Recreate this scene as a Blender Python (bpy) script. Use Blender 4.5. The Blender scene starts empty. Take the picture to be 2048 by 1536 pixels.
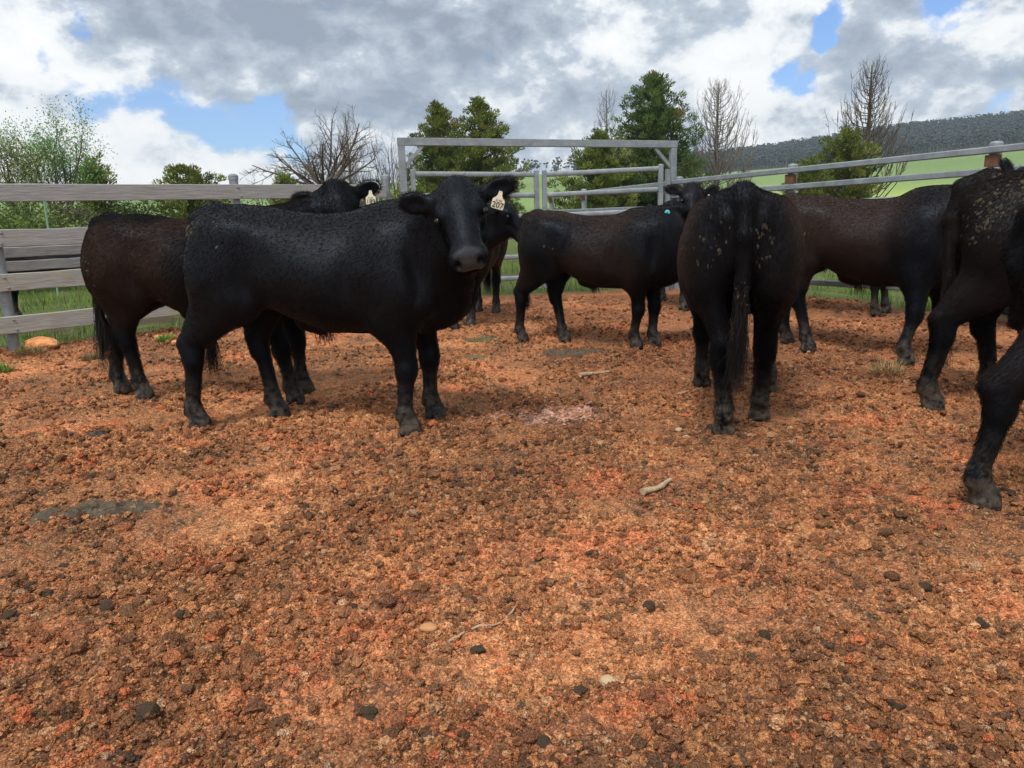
import bpy, math, random
import numpy as np
from mathutils import Vector, Matrix
S = bpy.context.scene
COL = S.collection

# ------------------------------------------------------------------ camera
H = 1.22                      # eye height in metres
F = 1538.0                    # focal length in photo pixels (2048 wide)
PITCH = math.radians(12.6)
ROLL = 0.030
_f = np.array([0, math.cos(PITCH), -math.sin(PITCH)])
_r0 = np.array([1.0, 0, 0]); _u0 = np.array([0, math.sin(PITCH), math.cos(PITCH)])
_u = _u0 * math.cos(ROLL) + _r0 * math.sin(ROLL)
_r = _r0 * math.cos(ROLL) - _u0 * math.sin(ROLL)
cam = bpy.data.cameras.new('camera')
cam.sensor_width = 36.0
cam.lens = F / 2048 * 36
cam.clip_start = 0.05
cam.clip_end = 8000
camo = bpy.data.objects.new('camera', cam)
COL.objects.link(camo)
M = Matrix.Identity(4)
for i in range(3):
    M[i][0] = _r[i]; M[i][1] = _u[i]; M[i][2] = -_f[i]
M[2][3] = H
camo.matrix_world = M
S.camera = camo

def ray(px, py):
    d = _f * F + _r * (px - 1024) + _u * (768 - py)
    return d / np.linalg.norm(d)
def G(px, py, z=0.0):         # where the line of sight meets the ground
    d = ray(px, py)
    t = (z - H) / d[2]
    return np.array([0, 0, H]) + d * t
def P(px, py, Y):             # point of the line of sight at distance Y
    d = ray(px, py)
    return np.array([0, 0, H]) + d * (Y / d[1])

# ------------------------------------------------------------------ world, sun, exposure
SUN_EL = math.radians(56)
SUN_AZ = math.radians(205)    # compass-like angle from +Y towards +X : behind the camera, to the left
sun_dir = Vector((math.sin(SUN_AZ) * math.cos(SUN_EL), math.cos(SUN_AZ) * math.cos(SUN_EL), math.sin(SUN_EL)))
sl = bpy.data.lights.new('sun', 'SUN')
sl.energy = 1.9
sl.angle = math.radians(10)
sl.color = (1.0, 0.95, 0.88)
so = bpy.data.objects.new('sun', sl)
COL.objects.link(so)
so.rotation_euler = (-sun_dir).to_track_quat('-Z', 'Y').to_euler()
so.location = (0, -5, 30)
S.view_settings.view_transform = 'Standard'
S.view_settings.look = 'None'
S.view_settings.gamma = 1.0
S.view_settings.exposure = 0.58

class N:                      # tiny node helper
    def __init__(s, nt): s.nt = nt
    def new(s, t, **kw):
        n = s.nt.nodes.new(t)
        for k, v in kw.items(): setattr(n, k, v)
        return n
    def put(s, sock, v):
        if hasattr(v, 'is_output') or isinstance(v, bpy.types.NodeSocket): s.nt.links.new(v, sock)
        else: sock.default_value = v
    def math(s, op, a, b=None, c=None, clamp=False):
        n = s.new('ShaderNodeMath', operation=op); n.use_clamp = clamp
        s.put(n.inputs[0], a)
        if b is not None: s.put(n.inputs[1], b)
        if c is not None: s.put(n.inputs[2], c)
        return n.outputs[0]
    def vmath(s, op, a, b=None, out=0):
        n = s.new('ShaderNodeVectorMath', operation=op)
        s.put(n.inputs[0], a)
        if b is not None: s.put(n.inputs[1], b)
        return n.outputs[out]
    def noise(s, vec, scale, detail=4, rough=0.55, dist=0.0, lac=2.0, out='Fac'):
        n = s.new('ShaderNodeTexNoise')
        if vec is not None: s.put(n.inputs['Vector'], vec)
        n.inputs['Scale'].default_value = scale
        n.inputs['Detail'].default_value = detail
        n.inputs['Roughness'].default_value = rough
        n.inputs['Lacunarity'].default_value = lac
        n.inputs['Distortion'].default_value = dist
        return n.outputs[out]
    def ramp(s, v, stops, interp='LINEAR'):
        n = s.new('ShaderNodeValToRGB')
        cr = n.color_ramp; cr.interpolation = interp
        while len(cr.elements) > 1: cr.elements.remove(cr.elements[-1])
        for i, (p, c) in enumerate(stops):
            e = cr.elements[0] if i == 0 else cr.elements.new(p)
            e.position = p
            e.color = (c, c, c, 1) if isinstance(c, (int, float)) else (*c, 1)
        s.put(n.inputs[0], v)
        return n.outputs[0]
    def mix(s, f, a, b, mode='MIX'):
        n = s.new('ShaderNodeMix', data_type='RGBA', blend_type=mode)
        s.put(n.inputs[0], f)
        s.put(n.inputs[6], (*a, 1) if isinstance(a, tuple) and len(a) == 3 else a)
        s.put(n.inputs[7], (*b, 1) if isinstance(b, tuple) and len(b) == 3 else b)
        return n.outputs[2]
    def smooth(s, v, a, b, lo=0.0, hi=1.0):
        n = s.new('ShaderNodeMapRange', interpolation_type='SMOOTHSTEP')
        s.put(n.inputs[0], v); n.inputs[1].default_value = a; n.inputs[2].default_value = b
        n.inputs[3].default_value = lo; n.inputs[4].default_value = hi
        return n.outputs[0]
    def attr(s, name, out='Fac'):
        n = s.new('ShaderNodeAttribute'); n.attribute_name = name
        return n.outputs[out]

W = bpy.data.worlds.new("World")
S.world = W
W.use_nodes = True
wn = W.node_tree
wn.nodes.clear()
k = N(wn)
tc = k.new('ShaderNodeTexCoord').outputs['Generated']
dirv = k.vmath('NORMALIZE', tc)
sky = k.new('ShaderNodeTexSky', sky_type='NISHITA')
sky.sun_disc = False
sky.sun_elevation = SUN_EL
sky.sun_rotation = SUN_AZ
sky.air_density = 1.0; sky.dust_density = 0.6; sky.ozone_density = 1.5
def lobe(px, py, wdeg, e=1.0):  # soft patch of sky around the direction in which the photograph shows it
    d = ray(px, py)
    kk = 1.0 / (1 - math.cos(math.radians(wdeg)))
    dt = k.vmath('DOT_PRODUCT', warp, tuple(float(v) for v in d), out=1)
    a = k.math('MULTIPLY_ADD', dt, kk, -kk)
    return k.math('MULTIPLY', k.math('EXPONENT', a), e)
def total(parts):
    t = parts[0]
    for q in parts[1:]: t = k.math('ADD', t, q)
    return t
# stretch the direction so that clouds read as flat-bottomed layers
sc0 = k.vmath('MULTIPLY', dirv, (1.0, 1.0, 1.55))
mpn = k.new('ShaderNodeMapping'); k.put(mpn.inputs['Vector'], sc0); mpn.inputs['Rotation'].default_value = (0.55, 0.38, 0.71); mpn.inputs['Location'].default_value = (0.37, 0.11, 0.59)
sc = mpn.outputs[0]
wv = k.vmath('SUBTRACT', k.noise(sc, 4.0, 6, 0.6, out='Color'), (0.5, 0.5, 0.5))
warp = k.vmath('NORMALIZE', k.vmath('ADD', dirv, k.vmath('MULTIPLY', wv, (0.22, 0.22, 0.14))))
sc2 = k.vmath('ADD', sc, k.vmath('MULTIPLY', wv, (0.05, 0.05, 0.05)))
n_big = k.noise(sc2, 3.2, 6, 0.55)
n_puff = k.noise(sc2, 9.5, 10, 0.60)
n_light = k.noise(k.vmath('ADD', sc2, tuple(Matrix.Rotation(0.71, 3, 'Z') @ Matrix.Rotation(0.38, 3, 'Y') @ Matrix.Rotation(0.55, 3, 'X') @ Vector((0.008, 0.0, 0.036)))), 9.5, 10, 0.60)
n_fine = k.noise(sc2, 30.0, 6, 0.60)
gaps = total([lobe(310, 220, 2.4, 0.34), lobe(430, 278, 2.2, 0.34), lobe(505, 295, 1.4, 0.30), lobe(105, 145, 1.8, 0.36), lobe(205, 228, 1.8, 0.30),
              lobe(160, 50, 1.4, 0.26), lobe(520, 215, 1.2, 0.36), lobe(1675, 18, 1.5, 0.45), lobe(1930, -14, 1.6, 0.42),
              lobe(1590, 118, 0.9, 0.36), lobe(1650, 146, 1.0, 0.36), lobe(1960, 200, 1.0, 0.18)])
cover = k.math('MULTIPLY_ADD', n_big, 0.55, 0.28)
cover = k.math('ADD', cover, k.math('MULTIPLY_ADD', n_puff, 0.75, -0.375))
cover = k.math('ADD', cover, k.math('MULTIPLY_ADD', n_fine, 0.45, -0.225))
cover = k.math('SUBTRACT', cover, gaps)
alpha = k.smooth(cover, 0.22, 0.42)
dark = total([lobe(560, 50, 7, 0.22), lobe(780, 110, 7, 0.24), lobe(950, 60, 6, 0.20), lobe(620, 165, 3, 0.16), lobe(330, 60, 4, 0.10), lobe(860, 190, 3, 0.10),
              lobe(1760, 90, 3, 0.14), lobe(1650, 190, 2, 0.08), lobe(1860, 195, 3, 0.16), lobe(1310, 165, 3, 0.10), lobe(1180, 225, 3, 0.12), lobe(1560, 250, 3, 0.10), lobe(1120, 60, 3, .1)])
bright = total([lobe(20, 200, 4, 0.26), lobe(290, 310, 4, 0.30), lobe(420, 240, 1.6, 0.25), lobe(1290, 30, 2.5, 0.24), lobe(1530, 40, 4, 0.26), lobe(1240, 120, 2, 0.18), lobe(1080, 70, 1.5, .2), lobe(1060, 215, 2, 0.18),
                lobe(1500, 165, 2.5, 0.26), lobe(1660, 170, 1.4, 0.22), lobe(1940, 215, 2, 0.18), lobe(20, 60, 2, 0.18), lobe(1480, 240, 2.5, 0.18), lobe(1990, 20, 3, 0.18), lobe(1110, 310, 2.5, 0.2), lobe(480, 140, 1.2, 0.16), lobe(20, 330, 6, 0.2), lobe(250, 170, 2, .14), lobe(700, 240, 3, .08)])
relief = k.math('SUBTRACT', n_puff, n_light)
bri = k.math('MULTIPLY_ADD', relief, 1.5, 0.48)
bri = k.math('ADD', bri, k.math('MULTIPLY_ADD', n_puff, 1.0, -0.5))
bri = k.math('ADD', bri, k.math('MULTIPLY_ADD', n_fine, 0.42, -0.21))
bri = k.math('ADD', bri, k.math('MULTIPLY_ADD', n_big, -0.5, 0.25))
bri = k.math('SUBTRACT', bri, k.math('MULTIPLY', dark, 0.98))
bri = k.math('ADD', bri, k.math('MULTIPLY', bright, 1.12))
cloud = k.ramp(bri, [(0.0, (0.20, 0.238, 0.295)), (0.25, (0.285, 0.33, 0.39)), (0.46, (0.385, 0.435, 0.49)), (0.59, (0.57, 0.60, 0.63)), (0.74, (0.70, 0.715, 0.715)), (1.0, (0.77, 0.77, 0.76))])
SKYK = 0.10
lift = k.new('ShaderNodeVectorMath', operation='SCALE'); k.put(lift.inputs[0], cloud); lift.inputs[3].default_value = 1.0 / SKYK
# broad glow added round the hidden sun, out of view, to brighten the ground
dt = k.vmath('DOT_PRODUCT', dirv, tuple(sun_dir), out=1)
glow = k.math('EXPONENT', k.math('MULTIPLY_ADD', dt, 4.0, -4.0))
cl2 = k.vmath('ADD', lift.outputs[0], k.vmath('MULTIPLY', (9.0, 8.8, 8.4), k.new('ShaderNodeCombineXYZ').outputs[0]))
comb = cl2.node.inputs[1].links[0].from_node.inputs[1].links[0].from_node
for i in range(3): wn.links.new(glow, comb.inputs[i])
skyc = k.mix(1.0, sky.outputs[0], (0.60, 0.79, 1.10), 'MULTIPLY')
final = k.mix(alpha, skyc, cl2)
bg = k.new('ShaderNodeBackground')
k.put(bg.inputs[0], final); bg.inputs[1].default_value = SKYK
wo = k.new('ShaderNodeOutputWorld')
wn.links.new(bg.outputs[0], wo.inputs[0])

# ------------------------------------------------------------------ helpers
RNG = np.random.default_rng(7)
def tag(o, label=None, cat=None, group=None, kind=None):
    if label: o['label'] = label
    if cat: o['category'] = cat
    if group: o['group'] = group
    if kind: o['kind'] = kind
    return o
def mesh_np(name, v, faces=None, quads=None, tris=None, smooth=False, attrs=None, cols=None):
    me = bpy.data.meshes.new(name)
    v = np.asarray(v, np.float32)
    loops = []; starts = []; n = 0
    for arr, m in ((quads, 4), (tris, 3)):
        if arr is not None and len(arr):
            arr = np.asarray(arr, np.int32)
            loops.append(arr.ravel()); starts.append(n + np.arange(len(arr)) * m); n += arr.size
    L = np.concatenate(loops); St = np.concatenate(starts)
    me.vertices.add(len(v)); me.vertices.foreach_set('co', v.ravel())
    me.loops.add(len(L)); me.loops.foreach_set('vertex_index', L)
    me.polygons.add(len(St)); me.polygons.foreach_set('loop_start', St.astype(np.int32))
    me.polygons.foreach_set('use_smooth', np.full(len(St), bool(smooth)))
    for nm, a in (attrs or {}).items():
        at = me.attributes.new(nm, 'FLOAT', 'POINT'); at.data.foreach_set('value', np.asarray(a, np.float32))
    for nm, a in (cols or {}).items():
        at = me.attributes.new(nm, 'FLOAT_COLOR', 'POINT')
        a = np.asarray(a, np.float32); a4 = np.ones((len(a), 4), np.float32); a4[:, :3] = a[:, :3]
        at.data.foreach_set('color', a4.ravel())
    me.update(calc_edges=True)
    me.validate()
    return me
def link(name, me, mat=None, parent=None, loc=None):
    o = bpy.data.objects.new(name, me)
    COL.objects.link(o)
    if mat is not None and me is not None: me.materials.append(mat)
    if parent is not None: o.parent = parent
    if loc is not None: o.location = [float(t) for t in loc]
    return o
def empty(name, loc, rz=0.0):
    o = bpy.data.objects.new(name, None)
    COL.objects.link(o); o.location = [float(t) for t in loc]; o.rotation_euler = (0, 0, rz)
    o.empty_display_size = 0.2
    return o
class MB:                     # collects simple solids for ONE mesh
    def __init__(s): s.v = []; s.q = []; s.t = []; s.n = 0
    def add(s, v, q=(), t=()):
        v = np.asarray(v, float)
        s.v.append(v)
        if len(q): s.q.append(np.asarray(q) + s.n)
        if len(t): s.t.append(np.asarray(t) + s.n)
        s.n += len(v)
    def beam(s, a, b, w, h, bev=0.004, up=(0, 0, 1)):   # rectangular bar with chamfered long edges
        a = np.asarray(a, float); b = np.asarray(b, float)
        d = (b - a) / np.linalg.norm(b - a); up = np.asarray(up, float)
        x = np.cross(d, up); x /= np.linalg.norm(x); y = np.cross(x, d)
        w2, h2 = w / 2, h / 2; c = min(bev, w2 * .45, h2 * .45)
        prof = [(-w2 + c, -h2), (w2 - c, -h2), (w2, -h2 + c), (w2, h2 - c), (w2 - c, h2), (-w2 + c, h2), (-w2, h2 - c), (-w2, -h2 + c)]
        v = [p + x * u + y * t for p in (a, b) for u, t in prof]
        q = [(i, (i + 1) % 8, 8 + (i + 1) % 8, 8 + i) for i in range(8)]
        s.add(v, q)
        for k0, p in ((0, a), (8, b)):
            s.add([p] + [p + x * u + y * t for u, t in prof], t=[(0, 1 + i, 1 + (i + 1) % 8) for i in range(8)])
    def tube(s, pts, radii, n=10, caps=True):
        pts = [np.asarray(p, float) for p in pts]
        rings = []; ref = np.array([0.13, 0.31, 0.94])
        for i, p in enumerate(pts):
            d = pts[min(i + 1, len(pts) - 1)] - pts[max(i - 1, 0)]
            d = d / (np.linalg.norm(d) + 1e-9)
            x = np.cross(ref, d)
            if np.linalg.norm(x) < 0.05: x = np.cross(np.array([1.0, 0, 0]), d)
            x /= np.linalg.norm(x); y = np.cross(d, x); ref = np.cross(x, -d) if False else ref
            an = np.arange(n) * 2 * math.pi / n
            rings.append(p + radii[i] * (np.cos(an)[:, None] * x + np.sin(an)[:, None] * y))
        v = np.concatenate(rings); q = []
        for i in range(len(pts) - 1):
            for j in range(n):
                q.append((i * n + j, i * n + (j + 1) % n, (i + 1) * n + (j + 1) % n, (i + 1) * n + j))
        s.add(v, q)
        if caps:
            for i in (0, len(pts) - 1):
                s.add(np.concatenate([[pts[i]], rings[i]]), t=[(0, 1 + j, 1 + (j + 1) % n) for j in range(n)])
    def build(s, name, mat, parent=None, smooth=False, loc=None):
        me = mesh_np(name, np.concatenate(s.v), quads=np.concatenate(s.q) if s.q else None, tris=np.concatenate(s.t) if s.t else None, smooth=smooth)
        return link(name, me, mat, parent, loc)
def mat(name, rough=0.7, spec=0.3, metal=0.0):
    m = bpy.data.materials.new(name); m.use_nodes = True
    nt = m.node_tree; b = nt.nodes['Principled BSDF']
    b.inputs['Roughness'].default_value = rough
    b.inputs['Specular IOR Level'].default_value = spec
    b.inputs['Metallic'].default_value = metal
    return m, N(nt), b
def bump(kk, b, h, dist, strength=1.0):
    n = kk.new('ShaderNodeBump'); n.inputs['Strength'].default_value = strength; n.inputs['Distance'].default_value = dist
    kk.put(n.inputs['Height'], h)
    kk.put(b.inputs['Normal'], n.outputs[0])
def simple(name, col, rough=0.6, spec=0.3, metal=0.0, var=0.0, scale=20, bumpd=0.0):
    m, kk, b = mat(name, rough, spec, metal)
    if var > 0 or bumpd > 0:
        ob = kk.new('ShaderNodeTexCoord').outputs['Object']
        n = kk.noise(ob, scale, 5, 0.65)
        kk.put(b.inputs['Base Color'], kk.mix(1.0, (*col, 1), kk.ramp(n, [(0.25, 1 - var), (0.75, 1 + var)]), 'MULTIPLY'))
        if bumpd > 0: bump(kk, b, n, bumpd)
    else: b.inputs['Base Color'].default_value = (*col, 1)
    return m
# hash noise
def _h(ix, iy, seed):
    x = (ix.astype(np.int64) * 374761393 + iy.astype(np.int64) * 668265263 + seed * 974711) & 0xffffffff
    x = ((x ^ (x >> 13)) * 1274126177) & 0xffffffff
    x = ((x ^ (x >> 16)) * 2246822519) & 0xffffffff
    x ^= x >> 15
    return (x & 0xffffff) / float(0xffffff)
def vnoise(x, y, seed=0):
    xi = np.floor(x); yi = np.floor(y); fx = x - xi; fy = y - yi
    xi = xi.astype(np.int64); yi = yi.astype(np.int64)
    fx = fx * fx * (3 - 2 * fx); fy = fy * fy * (3 - 2 * fy)
    a = _h(xi, yi, seed); b = _h(xi + 1, yi, seed); c = _h(xi, yi + 1, seed); d = _h(xi + 1, yi + 1, seed)
    return (a * (1 - fx) + b * fx) * (1 - fy) + (c * (1 - fx) + d * fx) * fy
def fbm(x, y, o=4, seed=0, g=0.5):
    s = 0; a = 1; t = 0
    for i in range(o):
        s = s + a * vnoise(x, y, seed + i * 17); t += a; a *= g
        x, y = x * 2.03 + 7.1, y * 2.03 + 3.7
    return s / t
def worley(x, y, seed=0):      # nearest-point distance, its random value and cell id
    xi = np.floor(x).astype(np.int64); yi = np.floor(y).astype(np.int64)
    best = np.full(x.shape, 9.0); val = np.zeros(x.shape)
    for dx in (-1, 0, 1):
        for dy in (-1, 0, 1):
            cx = xi + dx; cy = yi + dy
            px = cx + _h(cx, cy, seed); py = cy + _h(cx, cy, seed + 5)
            d = (px - x) ** 2 + (py - y) ** 2
            m = d < best
            best = np.where(m, d, best); val = np.where(m, _h(cx, cy, seed + 9), val)
    return np.sqrt(best), val
def sstep(a, b, x):
    t = np.clip((x - a) / (b - a), 0, 1)
    return t * t * (3 - 2 * t)
# ------------------------------------------------------------------ ground: one sheet from the yard to the hills
# yard outline: left timber fence line, gate line, right steel fence line
L0 = G(30, 703); L0 = L0[:2]
LG = P(790, 600, 10.9)[:2]
GR = P(1347, 600, 11.9)[:2]
R1 = P(1992, 500, 7.7)[:2]
ldir = (LG - L0) / np.linalg.norm(LG - L0)
rdir = (R1 - GR) / np.linalg.norm(R1 - GR)
def side(p0, d, x, y):         # signed distance to a line, positive on its left
    return d[0] * (y - p0[1]) - d[1] * (x - p0[0])
def yard_mask(x, y):           # 1 inside the yard
    wob = (fbm(x * 0.9, y * 0.9, 3, 41) - 0.5) * 0.9
    a = -side(L0, ldir, x, y)                       # inside = right of the left fence
    gd = (GR - LG) / np.linalg.norm(GR - LG)
    b = -side(LG, gd, x, y)
    c = -side(GR, rdir, x, y)
    m = np.minimum(np.minimum(a + 0.15, b + 0.5), c + 0.5)
    return sstep(-0.25, 0.25, m + wob * 0.7)
EL = [(-60, 1.4), (-34, 1.7), (-25.7, 1.9), (-10, 2.3), (2.5, 2.6), (8, 2.3), (12, 2.1), (17, 2.35), (26.8, 2.8), (33.6, 3.1), (60, 3.5)]
ER = [(-60, 2.0), (-34, 2.2), (-10, 2.6), (0, 2.9), (6, 3.0), (12, 3.5), (17, 3.9), (26.8, 4.75), (33.6, 4.95), (60, 5.5)]
def hill_z(x, y):
    r = np.hypot(x, y); az = np.degrees(np.arctan2(x, y))
    eb = np.interp(az, [a for a, _ in EL], [b for _, b in EL])
    et = np.interp(az, [a for a, _ in ER], [b for _, b in ER])
    back = np.abs(az) > 70
    z600 = np.tan(np.radians(eb)) * 600 + H
    z1000 = np.tan(np.radians(et - 0.75)) * 1000 + H
    z = z600 * sstep(90, 640, r) ** 1.15
    z = z + (z1000 - z600) * sstep(600, 1000, r)
    z = z - sstep(1000, 2600, r) * z1000 * 0.8
    z = z + (fbm(x / 90, y / 90, 3, 77) - 0.5) * 5 * sstep(80, 400, r)
    return np.where(back, z * 0.3, z)
def soil_z(x, y, fade):
    z = (fbm(x * 0.7, y * 0.7, 3, 3) - 0.5) * 0.05
    z = z + (fbm(x * 5, y * 5, 3, 11) - 0.5) * 0.035
    wx = x + (vnoise(x * 30, y * 30, 91) - 0.5) * 0.03; wy = y + (vnoise(x * 30, y * 30, 92) - 0.5) * 0.03
    clumpy = sstep(0.35, 0.7, fbm(x * 2.3, y * 2.3, 3, 21))
    for cell, amp, sd in ((0.085, 0.026, 31), (0.042, 0.016, 32), (0.021, 0.009, 33)):
        d, v = worley(wx / cell, wy / cell, sd)
        keep = sstep(0.45, 0.7, v)
        z = z + amp * np.sqrt(np.clip(1 - (d / 0.62) ** 2, 0, 1)) * keep * (0.45 + 0.75 * clumpy) * fade
    d, v = worley(x / 0.42 + 0.3 * fbm(x, y, 2, 70), y / 0.42, 35)       # hoof prints
    d = d * 0.42; on = sstep(.35, .40, v)
    z = z + on * (-0.024 * np.exp(-(d / 0.052) ** 4) + 0.008 * np.exp(-((d - 0.085) / 0.022) ** 2)) * fade
    z = z + (vnoise(x * 110, y * 110, 61) - 0.5) * 0.006 * fade
    return z
def ground_z(x, y):
    x = np.asarray(x, float); y = np.asarray(y, float)
    r = np.hypot(x, y)
    fade = 1 - sstep(9, 16, r)
    ym = yard_mask(x, y)
    return soil_z(x, y, fade * (0.35 + 0.65 * ym)) * (1 - sstep(14, 40, r)) - 0.015 + hill_z(x, y)
def c3(*rgb): return np.array(rgb, float)
def s2l(r, g, b):
    f = lambda c: c / 12.92 if c <= 0.04045 else ((c + 0.055) / 1.055) ** 2.4
    return np.array([f(r / 255), f(g / 255), f(b / 255)])
ORANGE = s2l(198, 137, 92); RUST = s2l(168, 108, 71); BROWN = s2l(124, 87, 62); DUNG = s2l(64, 56, 48); REDD = s2l(208, 112, 74); TAN = s2l(200, 152, 112)
def soil_col(x, y, d=None):
    n1 = fbm(x * 0.8, y * 0.8, 4, 101)[:, None]; n2 = fbm(x * 2.6, y * 2.6, 4, 102)[:, None]; n3 = fbm(x * 14, y * 14, 4, 103, 0.6)[:, None]; n4 = fbm(x * 60, y * 60, 3, 104, 0.7)[:, None]
    c = RUST + (ORANGE - RUST) * sstep(0.35, 0.65, n3)
    c = c + (TAN - c) * sstep(0.58, 0.75, n4) * 0.5
    c = c + (REDD - c) * sstep(0.58, 0.75, fbm(x * 2.6 + 9, y * 2.6, 4, 107)[:, None]) * 0.45
    c = c + (BROWN - c) * sstep(0.38, 0.60, n2 * 0.55 + n3 * 0.45) * 0.72
    c = c + (DUNG - c) * sstep(0.54, 0.68, n3 * 0.5 + n2 * 0.2 + n4 * 0.3) * 0.8
    c = c * (0.82 + 0.26 * sstep(.36, .62, fbm(x * 0.9 + 4, y * 0.9, 3, 109)))[:, None]
    pc = G(1085, 830)
    pd = ((x - pc[0]) / .30) ** 2 + ((y - pc[1]) / .17) ** 2; pd2 = ((x - pc[0] - .24) / .22) ** 2 + ((y - pc[1] - .12) / .07) ** 2
    pm = (np.maximum(np.exp(-pd ** 1.5), np.exp(-pd2)) * sstep(.40, .55, fbm(x * 9, y * 9, 4, 402, .6)))[:, None]
    c = c + (s2l(218, 176, 160) - c) * pm * .85
    for rx, ry, ra in ((700, 1310, .16), (850, 1480, .12), (1040, 1110, .16), (1230, 960, .2), (620, 1200, .12), (1500, 1180, .14), (1780, 1010, .2), (380, 1120, .14), (1300, 1420, .10)):
        q = G(rx, ry); e = np.exp(-(((x - q[0]) / (ra * 1.5)) ** 2 + ((y - q[1]) / ra) ** 2))
        c = c + (REDD - c) * (e * sstep(.35, .6, fbm(x * 7, y * 7, 3, 405)))[:, None] * .55
    # right side and gateway are darker
    w = sstep(-0.5, 3.0, x + 0.15 * y)[:, None] * sstep(3.5, 5.5, y)[:, None]
    w = np.maximum(w * 0.55, sstep(7.8, 9.8, y)[:, None] * 0.6)
    c = c + (s2l(120, 76, 56) - c) * w * (0.5 + 0.8 * (n2 - 0.3))
    return c
def build_ground():
    rows = np.concatenate([[0.5, 0.9, 1.15], np.geomspace(1.3, 12.5, 760), np.geomspace(12.6, 60, 110), np.geomspace(61, 4000, 110)])
    half = math.radians(37)
    an = np.concatenate([np.linspace(-math.pi, -half, 60)[:-1], np.linspace(-half, half, 600), np.linspace(half, math.pi, 60)[1:-1]])
    R, A = np.meshgrid(rows, an, indexing='ij')
    x = (R * np.sin(A)).ravel(); y = (R * np.cos(A)).ravel()
    z = ground_z(x, y)
    nr, na = len(rows), len(an)
    i = np.arange(nr - 1)[:, None]; j = np.arange(na)[None, :]
    j2 = (j + 1) % na
    q = np.stack([(i * na + j), (i * na + j2), ((i + 1) * na + j2), ((i + 1) * na + j)], -1).reshape(-1, 4)[:, ::-1]
    v = np.stack([x, y, z], 1)
    v = np.concatenate([v, [[0, 0, float(ground_z([0], [0])[0])]]])
    t = np.stack([np.full(na, len(v) - 1), np.arange(na), (np.arange(na) + 1) % na], 1)[:, ::-1]
    x, y = v[:, 0], v[:, 1]
    ym = yard_mask(x, y)
    r = np.hypot(x, y)
    near = sstep(30, 12, r) if False else 1 - sstep(14, 30, r)
    soil = soil_col(x, y)
    n = fbm(x * 0.5, y * 0.5, 4, 201)[:, None]; nb = fbm(x / 60, y / 60, 4, 202)[:, None]
    az = np.degrees(np.arctan2(x, y))
    grass = s2l(70, 76, 46) + (s2l(98, 112, 62) - s2l(70, 76, 46)) * n
    far = s2l(92, 114, 70) + (s2l(122, 142, 82) - s2l(92, 114, 70)) * nb
    band = (1 - sstep(120, 330, r))[:, None] * sstep(40, 80, r)[:, None] * sstep(5, 20, az)[:, None]
    far = far + (s2l(166, 182, 92) - far) * band * 0.8
    wood = s2l(64, 68, 50)
    far = far + (wood - far) * sstep(620, 660, r)[:, None]
    grass = grass + (far - grass) * sstep(20, 60, r)[:, None]
    # bare trampled soil strip behind the timber fence
    lf = side(L0, ldir, x, y)
    strip = (sstep(0.2, 0.6, lf) * (1 - sstep(2.2, 3.2, lf)))[:, None] * sstep(0.38, 0.62, fbm(x * 1.3, y * 1.3, 3, 301))[:, None]
    grass = grass + (s2l(76, 66, 52) - grass) * strip * near[:, None]
    c = grass + (soil - grass) * ym[:, None]
    me = mesh_np('ground', v, quads=q, tris=t, smooth=True, cols={'col': c}, attrs={'yard': ym * near})
    m, kk, b = mat('ground_soil', 0.95, 0.12)
    co = kk.attr('col', 'Color')
    geo = kk.new('ShaderNodeNewGeometry').outputs['Position']
    n1 = kk.noise(geo, 45, 5, 0.7); n2 = kk.noise(geo, 140, 4, 0.7)
    v1 = kk.ramp(n1, [(0.3, 0.62), (0.5, 1.0), (0.72, 1.35)])
    v2 = kk.ramp(n2, [(0.3, 0.6), (0.5, 1.0), (0.7, 1.4)])
    cc = kk.mix(1.0, kk.mix(1.0, co, v1, 'MULTIPLY'), v2, 'MULTIPLY')
    def grains(scale, lo, hi):
        vo = kk.new('ShaderNodeTexVoronoi'); kk.put(vo.inputs['Vector'], geo); vo.inputs['Scale'].default_value = scale
        sep = kk.new('ShaderNodeSeparateColor'); kk.put(sep.inputs[0], vo.outputs['Color'])
        return vo.outputs['Distance'], kk.ramp(sep.outputs[0], [(0.0, lo), (0.55, 1.0), (1.0, hi)]), sep.outputs[1]
    d1, g1, r1 = grains(190, .66, 1.40)
    d2, g2, r2 = grains(75, .72, 1.25)
    cc = kk.mix(1.0, kk.mix(1.0, cc, g1, 'MULTIPLY'), g2, 'MULTIPLY')
    cc = kk.mix(kk.ramp(r1, [(.90, 0.0), (.96, .55)]), cc, tuple(TAN * 1.1))
    cc = kk.mix(kk.ramp(r1, [(.06, .6), (.14, 0.0)]), cc, tuple(DUNG))
    flat = kk.attr('yard')
    n5 = kk.noise(geo, 1.2, 4, 0.7)
    cg = kk.mix(1.0, co, kk.ramp(n5, [(0.3, 0.75), (0.7, 1.25)]), 'MULTIPLY')
    kk.put(b.inputs['Base Color'], kk.mix(flat, cg, cc))
    hb = kk.math('ADD', kk.math('MULTIPLY', n1, 0.6), kk.math('MULTIPLY', n2, 0.4))
    hb = kk.math('SUBTRACT', hb, kk.math('ADD', kk.math('MULTIPLY', d1, .35), kk.math('MULTIPLY', d2, .55)))
    bump(kk, b, hb, 0.014, 0.9)
    o = link('ground', me, m)
    tag(o, kind='structure')
build_ground()

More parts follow.
